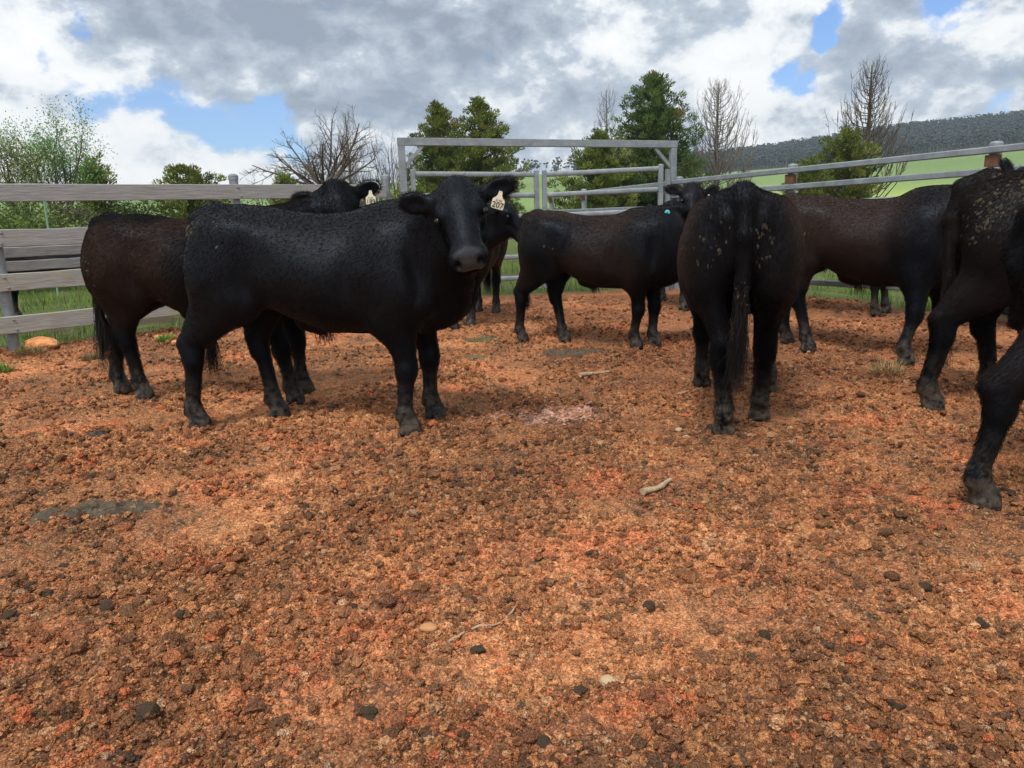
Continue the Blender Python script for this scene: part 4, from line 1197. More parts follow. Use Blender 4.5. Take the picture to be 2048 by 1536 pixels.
# 9: nearest animal, mostly out of the frame: its hind leg
h1 = G(1968, 1012)
ang = math.radians(-22)
fw9 = np.array([math.cos(ang), math.sin(ang)]); lf9 = np.array([-fw9[1], fw9[0]])
st = h1[:2] + fw9 * .805 + lf9 * .20
pt = lambda f, l: np.array([*(st + fw9 * f + lf9 * l), 0])
ft = dict(HR=h1, HL=pt(-.50, .18), FR=pt(.55, -.17), FL=pt(.50, .17))
bull('nearest dark bull at the right edge, only one hind leg in view', ft, (pt(1.05, 0) + np.array([0, 0, 1.4]), pt(1.35, 0) + np.array([0, 0, 1.05]), (fw9[0], fw9[1], .6)), size=1.24, yaw=ang, stance=st, switch=False, hock=.0, tail=dict(end=.75, y=.13, x=-.70), brown=.25, grid=.012, hairs=110000, seed=9, hair_len=.022)
# 10: bull behind the brown one on the right, only its legs show
c0 = G(1752, 632); ang = math.radians(-30)
fw5 = np.array([math.cos(ang), math.sin(ang)]); lf5 = np.array([-fw5[1], fw5[0]])
ft = dict(FR=fpt(c0, 0, 0), FL=fpt(c0, 0.08, .34), HR=fpt(c0, -1.1, .0), HL=fpt(c0, -1.18, .34))
bull('black bull behind the reddish brown one, little more than its legs showing', ft, (fpt(c0, .5, .17) + np.array([0, 0, 1.12]), fpt(c0, .78, .17) + np.array([0, 0, .80]), (fw5[0], fw5[1], .6)), size=1.20, brown=.2, grid=.02, hairs=0, seed=10, poll=False)
# 11: head of a bull peeping over the muddy rump at the right edge
c0 = G(2075, 655); ang = math.radians(-100)
fw5 = np.array([math.cos(ang), math.sin(ang)]); lf5 = np.array([-fw5[1], fw5[0]])
ft = dict(FR=fpt(c0, 0, -.17), FL=fpt(c0, 0.08, .17), HR=fpt(c0, -1.15, -.17), HL=fpt(c0, -1.05, .17))
pol = P(2062, 338, 7.0); mz = P(2064, 440, 6.75)
bull('black bull at the right edge, one ear showing above the muddy rump', ft, (pol, mz, (0, -1, .4)), size=1.28, brown=.2, grid=.014, hairs=15000, seed=11, sheath=False, ears={'R': ((-.55, 0, .8), (.1, -1, 0)), 'L': ((1, 0, .35), (-.1, -1, 0))})
# 12: bull in the next pen, seen between the timber rails
c0 = G(24, 640); ang = math.radians(4)
fw5 = np.array([math.cos(ang), math.sin(ang)]); lf5 = np.array([-fw5[1], fw5[0]])
ft = dict(HR=fpt(c0, 0, 0), HL=fpt(c0, -.08, .32), FR=fpt(c0, 1.22, .0), FL=fpt(c0, 1.28, .32))
bull('dark bull in the next pen, a strip of it showing between the timber rails', ft, (fpt(c0, 1.62, .17) + np.array([0, 0, 1.0]), fpt(c0, 1.90, .17) + np.array([0, 0, .70]), (fw5[0], fw5[1], .6)), size=1.14, brown=.4, grid=.02, hairs=0, seed=12, poll=False)
# ------------------------------------------------------------------ trees and other plants
def bark(name, a, b_):
    m, kk, b = mat(name, 0.9, 0.1)
    ob = kk.new('ShaderNodeTexCoord').outputs['Object']
    n = kk.noise(kk.vmath('MULTIPLY', ob, (8, 8, 2)), 3, 5, .65)
    kk.put(b.inputs['Base Color'], kk.mix(n, a, b_)); bump(kk, b, n, .02)
    return m
BARK = bark('bark_brown', (.06, .045, .034), (.14, .115, .09))
BARKG = bark('bark_grey', (.10, .085, .072), (.23, .20, .175))
def leaf_material(name, trans=0.25):
    m, kk, b = mat(name, 0.6, 0.25)
    c = kk.attr('col', 'Color')
    kk.put(b.inputs['Base Color'], c)
    t = kk.new('ShaderNodeBsdfTranslucent'); kk.put(t.inputs[0], c)
    mx = kk.new('ShaderNodeMixShader'); mx.inputs[0].default_value = trans
    kk.nt.links.new(b.outputs[0], mx.inputs[1]); kk.nt.links.new(t.outputs[0], mx.inputs[2])
    kk.nt.links.new(mx.outputs[0], kk.nt.nodes['Material Output'].inputs[0])
    return m
LEAF = leaf_material('leaf', 0.3)
def leaves(pos, dirs, L, Wd, cols, rng):
    """one folded leaf spray per position"""
    n = len(pos)
    d = dirs / (np.linalg.norm(dirs, axis=1)[:, None] + 1e-9)
    r = rng.normal(0, 1, (n, 3)); x = np.cross(d, r); x /= np.linalg.norm(x, axis=1)[:, None] + 1e-9
    y = np.cross(d, x)
    L = L[:, None]; Wd = Wd[:, None]
    a = pos - d * L * .5; e = pos + d * L * .5
    m1 = pos + x * Wd * .5 + y * Wd * .15; m2 = pos - x * Wd * .5 + y * Wd * .15
    v = np.stack([a, m1, e, m2], 1).reshape(-1, 3)
    i = np.arange(n)[:, None] * 4
    t = np.concatenate([i + [0, 1, 2], i + [0, 2, 3]], 1).reshape(-1, 3)
    return v, t, np.repeat(cols, 4, 0)
def crown_mesh(name, parts, parent, label=None):
    V = []; T = []; C = []; o = 0
    for v, t, c in parts:
        V.append(v); T.append(t + o); C.append(c); o += len(v)
    me = mesh_np(name, np.concatenate(V), tris=np.concatenate(T), cols={'col': np.concatenate(C)})
    return link(name, me, LEAF, parent)
def base_of(px, Y):
    p = P(px, 430, Y); x, y = p[0], Y
    return np.array([x, y, float(ground_z([x], [y])[0])])
def zof(px, py, Y): return P(px, py, Y)[2]

def conifer(label, px, py, Y, half, seed, profile=None, dens=1.0, tone=0, lean=0.0, bare=0.0, group=None, name='conifer'):
    """half: half width at the foot in metres; the outline comes from uneven limbs, not from a cone"""
    rng = np.random.default_rng(seed)
    b = base_of(px, Y); h = zof(px, py, Y) - b[2]
    root = empty(name, b); tag(root, label, 'tree', group)
    prof = profile or [(0, .8), (.15, 1.0), (.45, .80), (.7, .52), (.88, .28), (1, .03)]
    fz = [p[0] for p in prof]; fw = [p[1] for p in prof]
    tr = MB()
    tr.tube([[0, 0, -.2], [lean * .4, 0, h * .45], [lean, 0, h * .93]], [.13 + .012 * h, .09 + .006 * h, .02], n=9)
    cl = []
    nl = int(95 * dens)
    for i in range(nl):
        f = (i + rng.random()) / nl; f = f ** .9
        z = h * (.05 + .93 * f)
        az = i * 2.39996 + rng.normal(0, .35)
        R = half * np.interp(f, fz, fw) * rng.uniform(.42, 1.15)
        up = R * rng.uniform(.25, .75)
        c0 = np.array([lean * f, 0, max(z - up * .6, .1)])
        tip = c0 + np.array([math.cos(az) * R, math.sin(az) * R, up])
        mid = (c0 + tip) / 2 + np.array([0, 0, -.12 * R])
        if R > .35: tr.tube([c0, mid, tip], [.028 + .012 * R, .02 + .006 * R, .006], n=5, caps=False)
        k_ = max(2, int(R / .30))
        for j in range(k_):
            t = (j + 1) / k_
            if t < .30 and rng.random() < .6: continue
            p = c0 * (1 - t) ** 2 + mid * 2 * t * (1 - t) + tip * t * t
            cl.append((p + rng.normal(0, .10, 3), rng.uniform(.24, .44) * (1.0 - .3 * f), np.array([math.cos(az), math.sin(az), .6])))
    for _ in range(4): cl.append((np.array([lean, 0, h * rng.uniform(.93, 1.0)]) + rng.normal(0, .06, 3), .16, np.array([0, 0, 1.])))
    tr.build('trunk', BARK, root, smooth=True)
    parts = []
    dk = [s2l(54, 74, 36), s2l(60, 76, 36), s2l(50, 72, 40)][tone]; lt = [s2l(142, 150, 66), s2l(136, 146, 66), s2l(116, 138, 72)][tone]; yl = s2l(140, 112, 48)
    for c, r, od in cl:
        if rng.random() < bare: continue
        n = int(105 * (r / .35) ** 2)
        q = rng.normal(0, 1, (n, 3)); q /= np.linalg.norm(q, axis=1)[:, None]
        rad = r * rng.uniform(.35, 1.05, n) ** .7
        off = q * rad[:, None] * np.array([1, 1, .75])
        pos = c + off + np.array([0, 0, 0.0])
        d = q * .7 + od * .6 + np.array([0, 0, .45]) + rng.normal(0, .25, (n, 3))
        f = np.clip(rng.normal(.40, .22) + rng.normal(0, .22, n), 0, 1)[:, None]
        col = dk + (lt - dk) * f
        if rng.random() < .05: col = col + (yl - col) * rng.uniform(.2, .6)
        parts.append(leaves(pos, d, rng.uniform(.10, .22, n), rng.uniform(.035, .075, n), col, rng))
    crown_mesh('crown', parts, root)
    return root

def grow(mb, p, d, L, r, lev, rng, cfg, tips):
    """a branch as a bent tube, carrying smaller branches"""
    seg = 5; pts = [p]; q = np.array(p, float); dd = nrm(d)
    for i in range(seg):
        dd = nrm(dd + rng.normal(0, cfg['wob'], 3) + np.array([0, 0, cfg['up'][lev]]) * (1.0 / seg))
        q = q + dd * L / seg; pts.append(q.copy())
    mb.tube(pts, [r * (1 - .72 * i / seg) for i in range(seg + 1)], n=[7, 5, 4, 3, 3][lev], caps=False)
    if lev >= cfg['lev']:
        tips.append((pts[-1], dd)); tips.append((pts[3], dd)); return
    n = cfg['n'][lev]
    for j in range(n):
        t = cfg['from'] + (1 - cfg['from']) * (j + rng.random()) / n
        k_ = min(int(t * seg), seg - 1); a = pts[k_] + (pts[k_ + 1] - pts[k_]) * (t * seg - k_)
        ax = nrm(pts[k_ + 1] - pts[k_]); x = nrm(np.cross(ax, rng.normal(0, 1, 3)))
        ang = rng.uniform(*cfg['ang'])
        grow(mb, a, ax * math.cos(ang) + x * math.sin(ang), L * cfg['ratio'] * rng.uniform(.6, 1.15) * (1.15 - .5 * t), r * (1 - .7 * t) * .55 + .003, lev + 1, rng, cfg, tips)

def spire(label, px, py, Y, half, seed, name='dead_tree', nb=58, low=.12, thin=1.0, matb=None, group=None):
    """leafless tree: one straight stem, many branches that bow outwards and then turn up"""
    rng = np.random.default_rng(seed)
    b = base_of(px, Y); h = zof(px, py, Y) - b[2]
    root = empty(name, b); tag(root, label, 'tree', group)
    mb = MB(); mb.tube([[0, 0, -.2], [rng.normal(0, .03), 0, h * .3], [rng.normal(0, .04), 0, h * .65], [rng.normal(0, .04), 0, h]], [.17 * thin, .125 * thin, .075 * thin, .018], n=9)
    mb.build('trunk', matb or BARKG, root, smooth=True)
    mb = MB()
    for i in range(nb):
        f = low + (1 - low - .04) * ((i + rng.random()) / nb)
        az = i * 2.39996 + rng.normal(0, .4)
        R = half * (1 - f) ** .75 * rng.uniform(.55, 1.1) + .15
        c = np.array([0, 0, h * f]); o = np.array([math.cos(az), math.sin(az), 0])
        rise = min(R * rng.uniform(.9, 1.6), h * (1.02 - f) + .3)
        pts = [c, c + o * R * .45 + [0, 0, rise * .12], c + o * R * .78 + [0, 0, rise * .40], c + o * R * .93 + [0, 0, rise * .72], c + o * R * 1.0 + [0, 0, rise * 1.05]]
        pts = [p + rng.normal(0, .025, 3) for p in pts]
        r = (.011 + .014 * (1 - f)) * thin
        mb.tube(pts, [r * 1.3, r, r * .8, r * .55, r * .2], n=4, caps=False)
        for j in range(int(5 + 7 * (1 - f))):
            k_ = rng.integers(1, 4); t = rng.random(); a = pts[k_] * (1 - t) + pts[k_ + 1] * t
            d = nrm(pts[k_ + 1] - pts[k_] + rng.normal(0, .45, 3) * np.linalg.norm(pts[k_ + 1] - pts[k_]) + np.array([0, 0, .15]))
            l = rng.uniform(.25, .75) * (1.1 - .5 * f)
            e = a + d * l + np.array([0, 0, .12 * l])
            mb.tube([a, a + d * l * .5, e], [r * .5, r * .38, r * .12], n=3, caps=False)
            for _ in range(2):
                t = rng.uniform(.3, .9); a2 = a + (e - a) * t; d2 = nrm(d + rng.normal(0, .5, 3)); mb.tube([a2, a2 + d2 * l * .4], [r * .26, r * .1], n=3, caps=False)
    mb.build('branches', matb or BARKG, root, smooth=True)
    return root
def broad(label, px, py, Y, seed, cfg, stems, name='bare_tree', leaf=None, r0=.11, matb=None, base_z=0.0, lean=(0, 0), group=None, trunk_h=.8):
    rng = np.random.default_rng(seed)
    b = base_of(px, Y); h = zof(px, py, Y) - b[2]
    root = empty(name, b); tag(root, label, 'tree' if leaf is None or name.endswith('tree') else 'bush', group)
    if name.endswith('bush') or name.endswith('shrub'): root['category'] = 'bush'
    mb = MB(); tips = []
    for i in range(stems):
        az = 2 * math.pi * i / stems + rng.normal(0, .3); sp = rng.uniform(*cfg['spread'])
        d = np.array([math.cos(az) * sp + lean[0], math.sin(az) * sp + lean[1], 1.0])
        grow(mb, np.array([math.cos(az) * .05, math.sin(az) * .05, trunk_h]), d, (h - trunk_h) * cfg['len'] * rng.uniform(.75, 1.1), r0 * .55, 0, rng, cfg, tips)
    mb.build('branches', matb or BARK, root, smooth=True)
    t = MB(); t.tube([[0, 0, -.2], [0, 0, trunk_h * .5], [0, 0, trunk_h + .08]], [r0 * 1.25, r0, r0 * .85], n=9); t.build('trunk', matb or BARK, root, smooth=True)
    if leaf:
        n, size, colA, colB, spread = leaf
        P0 = np.array([t_[0] for t_ in tips]); D0 = np.array([t_[1] for t_ in tips])
        k_ = rng.integers(0, len(P0), n)
        pos = P0[k_] + rng.normal(0, spread, (n, 3)); d = D0[k_] + rng.normal(0, .8, (n, 3))
        cl = np.clip(rng.normal(.45, .25, len(P0))[k_] + rng.normal(0, .2, n), 0, 1)[:, None]
        col = colA + (colB - colA) * cl
        crown_mesh('crown', [leaves(pos, d, rng.uniform(.6, 1.3, n) * size, rng.uniform(.5, .9, n) * size * .6, col, rng)], root)
    return root
# conifers beyond the gates
conifer('green conifer with a broad crown, left of the close pair beyond the gates', 886, 208, 42, 2.7, 101, dens=1.5, tone=0, group='conifers beyond the gates')
conifer('green conifer with a pointed top, right of the close pair beyond the gates', 966, 193, 41, 2.2, 102, dens=1.5, tone=0, group='conifers beyond the gates', profile=[(0, 1.0), (.12, 1.0), (.4, .95), (.62, .8), (.78, .5), (.9, .32), (1, .03)])
conifer('tallest conifer, standing behind the right gate post', 1306, 148, 42, 2.7, 103, dens=1.9, tone=2, group='conifers beyond the gates', profile=[(0, .9), (.15, 1.0), (.42, .92), (.66, .78), (.82, .55), (.93, .34), (1, .05)])
conifer('lower bushy conifer at the foot of the tallest one', 1198, 262, 40, 2.4, 104, dens=1.3, tone=1, group='conifers beyond the gates', profile=[(0, 1.0), (.3, 1.0), (.6, .72), (.85, .4), (1, .05)])
conifer('yellowish green conifer beside the dead tree on the right', 1684, 262, 38, 1.75, 105, dens=1.1, tone=0, group='conifers beyond the gates', profile=[(0, .9), (.3, 1.0), (.6, .9), (.85, .5), (1, .05)])
conifer('small sparse conifer beyond the right fence post', 1612, 318, 37, 1.2, 106, dens=.55, tone=1, bare=.15, group='conifers beyond the gates', profile=[(0, .9), (.4, 1.0), (.8, .7), (1, .1)])
# leafless spires
spire('dead spire-like tree between the tallest conifer and the hill', 1430, 165, 45, 2.6, 111, nb=130, thin=1.25)
spire('dead dark spire-like tree at the right, in front of the wooded hill', 1724, 130, 40, 2.3, 112, nb=130, thin=1.35, matb=BARK)
spire('thin dead spire rising behind the lower bushy conifer', 1213, 180, 46, 1.3, 113, nb=80, thin=.9)
spire('thin leafless spire rising behind the wide bare tree', 706, 226, 46, 1.3, 114, nb=90, thin=.8, matb=BARK)
# bare spreading trees and thickets
CB = dict(lev=3, n=[8, 6, 4, 3], up=[.0, .05, .15, .15, .1], wob=.08, ang=(.45, .95), ratio=.46, **{'from': .22}, spread=(.35, 2.6), len=1.15)
broad('wide bare tree of radiating twiggy branches behind the timber fence', 652, 250, 40, 121, CB, 15, r0=.15, matb=BARK, trunk_h=2.5)
CT = dict(lev=2, n=[8, 6, 4, 3], up=[.25, .25, .2, .15, .1], wob=.09, ang=(.3, .7), ratio=.42, **{'from': .2}, spread=(.05, .5), len=.78)
for i, (px, py, lab) in enumerate(((742, 300, 'grey brown leafless thicket right of the wide bare tree'), (788, 256, 'tall grey leafless tree behind the left gate post'), (1375, 300, 'grey leafless thicket between the tallest conifer and the dead spire'), (1478, 330, 'low grey leafless thicket at the foot of the dead spire'), (560, 330, 'thin leafless shrub left of the wide bare tree'))):
    broad(lab, px, py, 44 + i, 130 + i, CT, [16, 12, 16, 16, 8][i], r0=.09, matb=BARKG, trunk_h=.2)
# leafy trees on the left
CL = dict(lev=3, n=[5, 4, 4, 3], up=[.25, .2, .2, .1, .1], wob=.09, ang=(.35, .8), ratio=.52, **{'from': .3}, spread=(.15, .42), len=.78)
lf = (6500, .085, s2l(70, 88, 44), s2l(160, 172, 104), .20)
broad('sparse pale green leafy tree at the left edge behind the timber fence', 40, 240, 26, 141, CL, 6, name='leafy_tree', leaf=lf, r0=.10)
broad('brighter green leafy tree next to the one at the left edge', 124, 246, 27, 142, CL, 6, name='leafy_tree', leaf=(6500, .085, s2l(66, 104, 56), s2l(130, 170, 96), .20), r0=.10)
CD = dict(lev=3, n=[6, 5, 4, 3], up=[.1, .1, .1, .1, .1], wob=.1, ang=(.5, 1.0), ratio=.55, **{'from': .2}, spread=(.2, 1.0), len=.75)
conifer('small round dark green tree behind the timber fence', 196, 322, 34, .85, 143, dens=.75, tone=0, name='round_tree', profile=[(0, .6), (.3, .8), (.6, 1.0), (.85, .8), (1, .25)])
conifer('dark flat-topped evergreen behind the timber fence, beside a capped post', 384, 333, 36, 1.55, 144, dens=.8, tone=0, name='evergreen_tree', profile=[(0, .6), (.3, .9), (.6, 1.0), (.8, .85), (.95, .45), (1, .2)])
conifer('low dark bush behind the fence left of the second bull', 572, 350, 38, .95, 145, dens=.5, tone=0, name='round_bush', profile=[(0, .8), (.4, 1.0), (.8, .8), (1, .25)])
# shrubs seen between the upper rails on the left
for i, (px, py, Y, a_, c_, lab) in enumerate(((-20, 396, 17, (48, 66, 32), (104, 124, 62), 'green shrub seen between the top rails at the left edge'),
        (40, 404, 15, (56, 76, 34), (130, 150, 76), 'bright leafy shrub seen between the top rails beside the green picket'),
        (120, 392, 18, (64, 66, 46), (110, 112, 78), 'brown twiggy shrub seen between the top rails right of the green picket'),
        (205, 390, 20, (36, 54, 26), (84, 104, 46), 'dark shrub rising behind the back of the second bull'),
        (300, 394, 22, (34, 48, 26), (84, 100, 50), 'dark low shrub behind the back of the front bull'),
        (470, 380, 24, (40, 52, 32), (92, 100, 62), 'dull green shrub behind the capped fence post'))):
    broad(lab, px, py, Y, 150 + i, CD, 7, name='leafy_shrub', leaf=(6500, .09, s2l(*a_), s2l(*c_), .13), r0=.04, trunk_h=.15, group='shrubs behind the timber fence')

# far wood on the hill: reads as one mass
def build_forest():
    rng = np.random.default_rng(9)
    n = 17000
    az = np.radians(rng.uniform(5, 52, n)); r = rng.uniform(610, 1010, n)
    # thin scatter of trees on the middle skyline
    az2 = np.radians(rng.uniform(-1, 6, 40)); r2 = rng.uniform(560, 640, 40)
    az = np.concatenate([az, az2]); r = np.concatenate([r, r2])
    x = r * np.sin(az); y = r * np.cos(az)
    keep = np.ones(len(x), bool)
    edge = 612 + 30 * fbm(np.degrees(az) * .5, r * 0, 2, 5)
    keep = (r > edge) | (np.degrees(az) < 6)
    x, y, r = x[keep], y[keep], r[keep]; n = len(x)
    z = ground_z(x, y)
    h = rng.uniform(7, 13, n)
    V = []; T = []; C = []
    # trunks
    th = np.array([0, 2.094, 4.188]); tr = rng.uniform(.10, .20, n)
    ring = np.stack([np.cos(th), np.sin(th)], 1)
    lo = np.stack([x[:, None] + ring[:, 0] * tr[:, None], y[:, None] + ring[:, 1] * tr[:, None], np.repeat(z[:, None] - 1, 3, 1)], -1)
    hi = lo.copy(); hi[..., :2] = np.stack([x, y], 1)[:, None] + (lo[..., :2] - np.stack([x, y], 1)[:, None]) * .6 + rng.normal(0, .5, (n, 1, 2)); hi[..., 2] = (z + h * .85)[:, None]
    v = np.concatenate([lo, hi], 1).reshape(-1, 3)
    i = np.arange(n)[:, None] * 6
    t = np.concatenate([np.concatenate([i + [k_, (k_ + 1) % 3, 3 + (k_ + 1) % 3], i + [k_, 3 + (k_ + 1) % 3, 3 + k_]], 1).reshape(-1, 3) for k_ in range(3)])
    tc_ = s2l(128, 124, 120) * rng.uniform(.4, 1.1, (n, 1))
    V.append(v); T.append(t); C.append(np.repeat(tc_, 6, 0)); o = len(v)
    m = 7
    for j in range(m):
        pos = np.stack([x + rng.normal(0, 1.2, n), y + rng.normal(0, 1.2, n), z + h * rng.uniform(.45, 1.0, n)], 1)
        sz = rng.uniform(.45, 1.15, n)
        col = (s2l(44, 53, 50) + (s2l(74, 83, 76) - s2l(44, 53, 50)) * np.clip(rng.normal(.4, .3, (n, 1)), 0, 1))
        v, f, c = blobs(pos, sz, col, ICO0, 60 + j, .4, (.45, .8))
        V.append(v); T.append(f + o); C.append(c); o += len(v)
    me = mesh_np('forest', np.concatenate(V), tris=np.concatenate(T), cols={'col': np.concatenate(C)})
    m_, kk, b = mat('forest', 0.9, 0.1); kk.put(b.inputs['Base Color'], kk.attr('col', 'Color'))
    tag(link('forest', me, m_), 'grey green eucalypt forest covering the hill', kind='stuff')
build_forest()

# grass in the next pen and along the fences
def build_grass():
    rng = np.random.default_rng(12)
    n = 150000
    xx = rng.uniform(-11, 7.5, n); yy = rng.uniform(5.5, 22, n)
    r = np.hypot(xx, yy)
    ym = yard_mask(xx, yy)
    lf_ = side(L0, ldir, xx, yy)
    strip = (lf_ > .3) & (lf_ < 2.6) & (fbm(xx * 1.3, yy * 1.3, 3, 301) > .50)
    tuft = fbm(xx * 3.0, yy * 3.0, 3, 303)
    keep = (ym < .25) & ~strip & (rng.random(n) < sstep(.30, .6, tuft)) & (rng.random(n) < np.clip(10 / r, .15, 1) ** 1.5) & (np.abs(np.arctan2(xx, yy)) < .8)
    xx, yy, tuft = xx[keep], yy[keep], tuft[keep]; n = len(xx)
    z = ground_z(xx, yy) - .01
    h = rng.uniform(.03, .12, n) * (.5 + 1.6 * sstep(.45, .7, tuft))
    az = rng.uniform(0, 6.283, n); ln = rng.uniform(.2, .8, n) * h
    dx, dy = np.cos(az), np.sin(az); w = rng.uniform(.0025, .006, n)
    a = np.stack([xx - dy * w, yy + dx * w, z], 1); b = np.stack([xx + dy * w, yy - dx * w, z], 1)
    m1 = np.stack([xx + dx * ln * .35 - dy * w * .7, yy + dy * ln * .35 + dx * w * .7, z + h * .6], 1); m2 = np.stack([xx + dx * ln * .35 + dy * w * .7, yy + dy * ln * .35 - dx * w * .7, z + h * .6], 1)
    t_ = np.stack([xx + dx * ln, yy + dy * ln, z + h], 1)
    v = np.stack([a, b, m2, m1, t_], 1).reshape(-1, 3); i = np.arange(n)[:, None] * 5
    t = np.concatenate([i + [0, 1, 2], i + [0, 2, 3], i + [3, 2, 4]], 1).reshape(-1, 3)
    cA, cB, cC = s2l(54, 78, 30), s2l(116, 150, 58), s2l(140, 134, 78)
    f = rng.random((n, 1)); col = cA + (cB - cA) * f
    dry = (rng.random(n) < .12)[:, None]; col = np.where(dry, cC, col)
    me = mesh_np('grass', v, tris=t, cols={'col': np.repeat(col, 5, 0)})
    tag(link('grass', me, LEAF), 'green grass growing beyond the fences', kind='stuff')
build_grass()
# ------------------------------------------------------------------ things lying on the yard
def gz(p): return float(ground_z([p[0]], [p[1]])[0])
def rock_mesh(name, size, seed, flat=(1, 1, .6), rough=.18):
    v, f = icosub(3)
    n = n3(v, 1.3, seed) - .5; n2 = n3(v, 3.6, seed + 3) - .5; n4 = n3(v, 9.0, seed + 7) - .5
    v = v * (1 + rough * (n * 2.2 + n2 * 1.2 + n4 * .6))[:, None]
    return mesh_np(name, v * np.array(flat) * size, tris=f)
ROCK = None
m_, kk, b = mat('orange_rock', .9, .15)
ob = kk.new('ShaderNodeTexCoord').outputs['Object']; n_ = kk.noise(ob, 9, 6, .7)
kk.put(b.inputs['Base Color'], kk.ramp(n_, [(.3, tuple(s2l(150, 92, 58))), (.55, tuple(s2l(206, 142, 92))), (.75, tuple(s2l(222, 170, 124)))])); bump(kk, b, n_, .03)
p = G(85, 700)
o = link('boulder', rock_mesh('boulder', .17, 5, (1.0, .7, .50)), m_, None, (p[0], p[1], gz(p) + .04))
tag(o, 'rounded orange boulder lying at the foot of the timber fence post', 'rock')
for i, (px, py, sz) in enumerate(((318, 678, .05), (352, 690, .045), (365, 672, .05))):
    p = G(px, py); o = link('stone', rock_mesh('stone', sz, 40 + i, (1, .8, .7)), m_, None, (p[0], p[1], gz(p) + sz * .2)); tag(o, 'small orange stone on the bank of soil behind the second bull', 'stone', 'small orange stones by the fence')
# dark dung clods
DCLOD = simple('dung_clod', tuple(s2l(100, 82, 66)), .95, .1, var=.75, scale=30, bumpd=.012)
cl_meshes = [rock_mesh('dung_clod', 1.0, 60 + i, (1, .85, .66), .50) for i in range(5)]
for me in cl_meshes: me.materials.append(DCLOD)
rng = np.random.default_rng(44)
spots = [(955, 1298, .030), (1298, 1208, .026), (1185, 1112, .034), (1085, 1490, .030), (1590, 1232, .030), (215, 1215, .038), (20, 1235, .036), (470, 1282, .026), (870, 1120, .030), (60, 1165, .030),
         (130, 1130, .026), (90, 1185, .03), (40, 950, .026), (610, 1013, .022), (668, 985, .024), (1075, 885, .022), (520, 880, .022), (455, 860, .02), (365, 1245, .024), (1530, 1270, .026),
         (1160, 1390, .028), (740, 1430, .03), (1700, 1050, .026), (1850, 1180, .028), (1470, 940, .022), (1440, 985, .022), (1960, 1250, .03), (1790, 1400, .03), (300, 1440, .034), (560, 1180, .026), (190, 955, .03), (720, 905, .02), (1290, 925, .02), (1610, 905, .022), (640, 1080, .022), (1400, 1110, .024)]
for i, (px, py, sz) in enumerate(spots):
    sz *= .8
    p = G(px, py)
    o = bpy.data.objects.new('dung_clod', cl_meshes[i % 5]); COL.objects.link(o)
    o.scale = (sz, sz, sz); o.rotation_euler = (0, 0, float(rng.uniform(0, 6.28))); o.location = (float(p[0]), float(p[1]), gz(p) + sz * .05)
    tag(o, 'dark clod of dried dung lying loose on the orange soil', 'dung clod', 'dark dung clods strewn over the yard')
# flat cow pats and pale patches: low crusts with a broken edge
def crust(name, px, py, ra, rb, ang, col, label, cat, seed, th=.016, rough=.9, var=.6, edge=.45):
    c = G(px, py); nR, nA = 26, 72
    V = []; Q = []; rng = np.random.default_rng(seed)
    rr = np.linspace(0, 1, nR)[1:]; aa = np.arange(nA) * 2 * math.pi / nA
    R_, A_ = np.meshgrid(rr, aa, indexing='ij')
    e = 1 + edge * (fbm(np.cos(A_) * 1.6 + seed, np.sin(A_) * 1.6, 4, seed) - .5) * 2
    x = R_ * np.cos(A_) * ra * e; y = R_ * np.sin(A_) * rb * e
    ca, sa = math.cos(ang), math.sin(ang)
    X = c[0] + x * ca - y * sa; Y = c[1] + x * sa + y * ca
    prof = np.where(R_ < .86, 1.0, np.sqrt(np.clip((1 - R_) / .14, 0, 1)))
    lump = fbm(X * 30, Y * 30, 3, seed + 5) - .42
    Z = ground_z(X.ravel(), Y.ravel()).reshape(X.shape) * .6 + (-.006) + th * prof * (.75 + lump * 3.2) + .004 * prof - .004 * (1 - prof)
    v = np.stack([X, Y, Z], -1).reshape(-1, 3)
    v = np.concatenate([v, [[c[0], c[1], float(Z[0].mean())]]])
    i = np.arange(nR - 2)[:, None]; j = np.arange(nA)[None]
    q = np.stack([i * nA + j, (i + 1) * nA + j, (i + 1) * nA + (j + 1) % nA, i * nA + (j + 1) % nA], -1).reshape(-1, 4)
    t = np.stack([np.full(nA, len(v) - 1), np.arange(nA), (np.arange(nA) + 1) % nA], 1)
    v = v - np.array([c[0], c[1], 0])
    m = simple(name, tuple(col), rough, .2, var=var, scale=40, bumpd=.006)
    o = link(name, mesh_np(name, v, quads=q, tris=t, smooth=True), m, None, (c[0], c[1], 0)); tag(o, label, cat)
crust('cow_pat', 180, 1022, .24, .085, .25, s2l(78, 70, 58), 'large flat dark grey cow pat on the soil at the left', 'cow pat', 301)
crust('cow_pat', 950, 717, .17, .10, .1, s2l(104, 98, 76), 'grey green cow pat in the open soil behind the front bull', 'cow pat', 302, th=.014)
crust('cow_pat', 965, 680, .17, .09, .2, s2l(86, 82, 56), 'olive cow pat furthest back, by the hooves of the bull near the gate', 'cow pat', 303, th=.014)
crust('cow_pat', 1148, 708, .26, .13, .1, s2l(84, 70, 56), 'broken brown cow pat under the middle bull', 'cow pat', 304, th=.022, edge=.7)
crust('cow_pat', 195, 877, .07, .04, .0, s2l(64, 62, 56), 'small dark curled cow pat below the hooves of the second bull', 'cow pat', 305, th=.02)
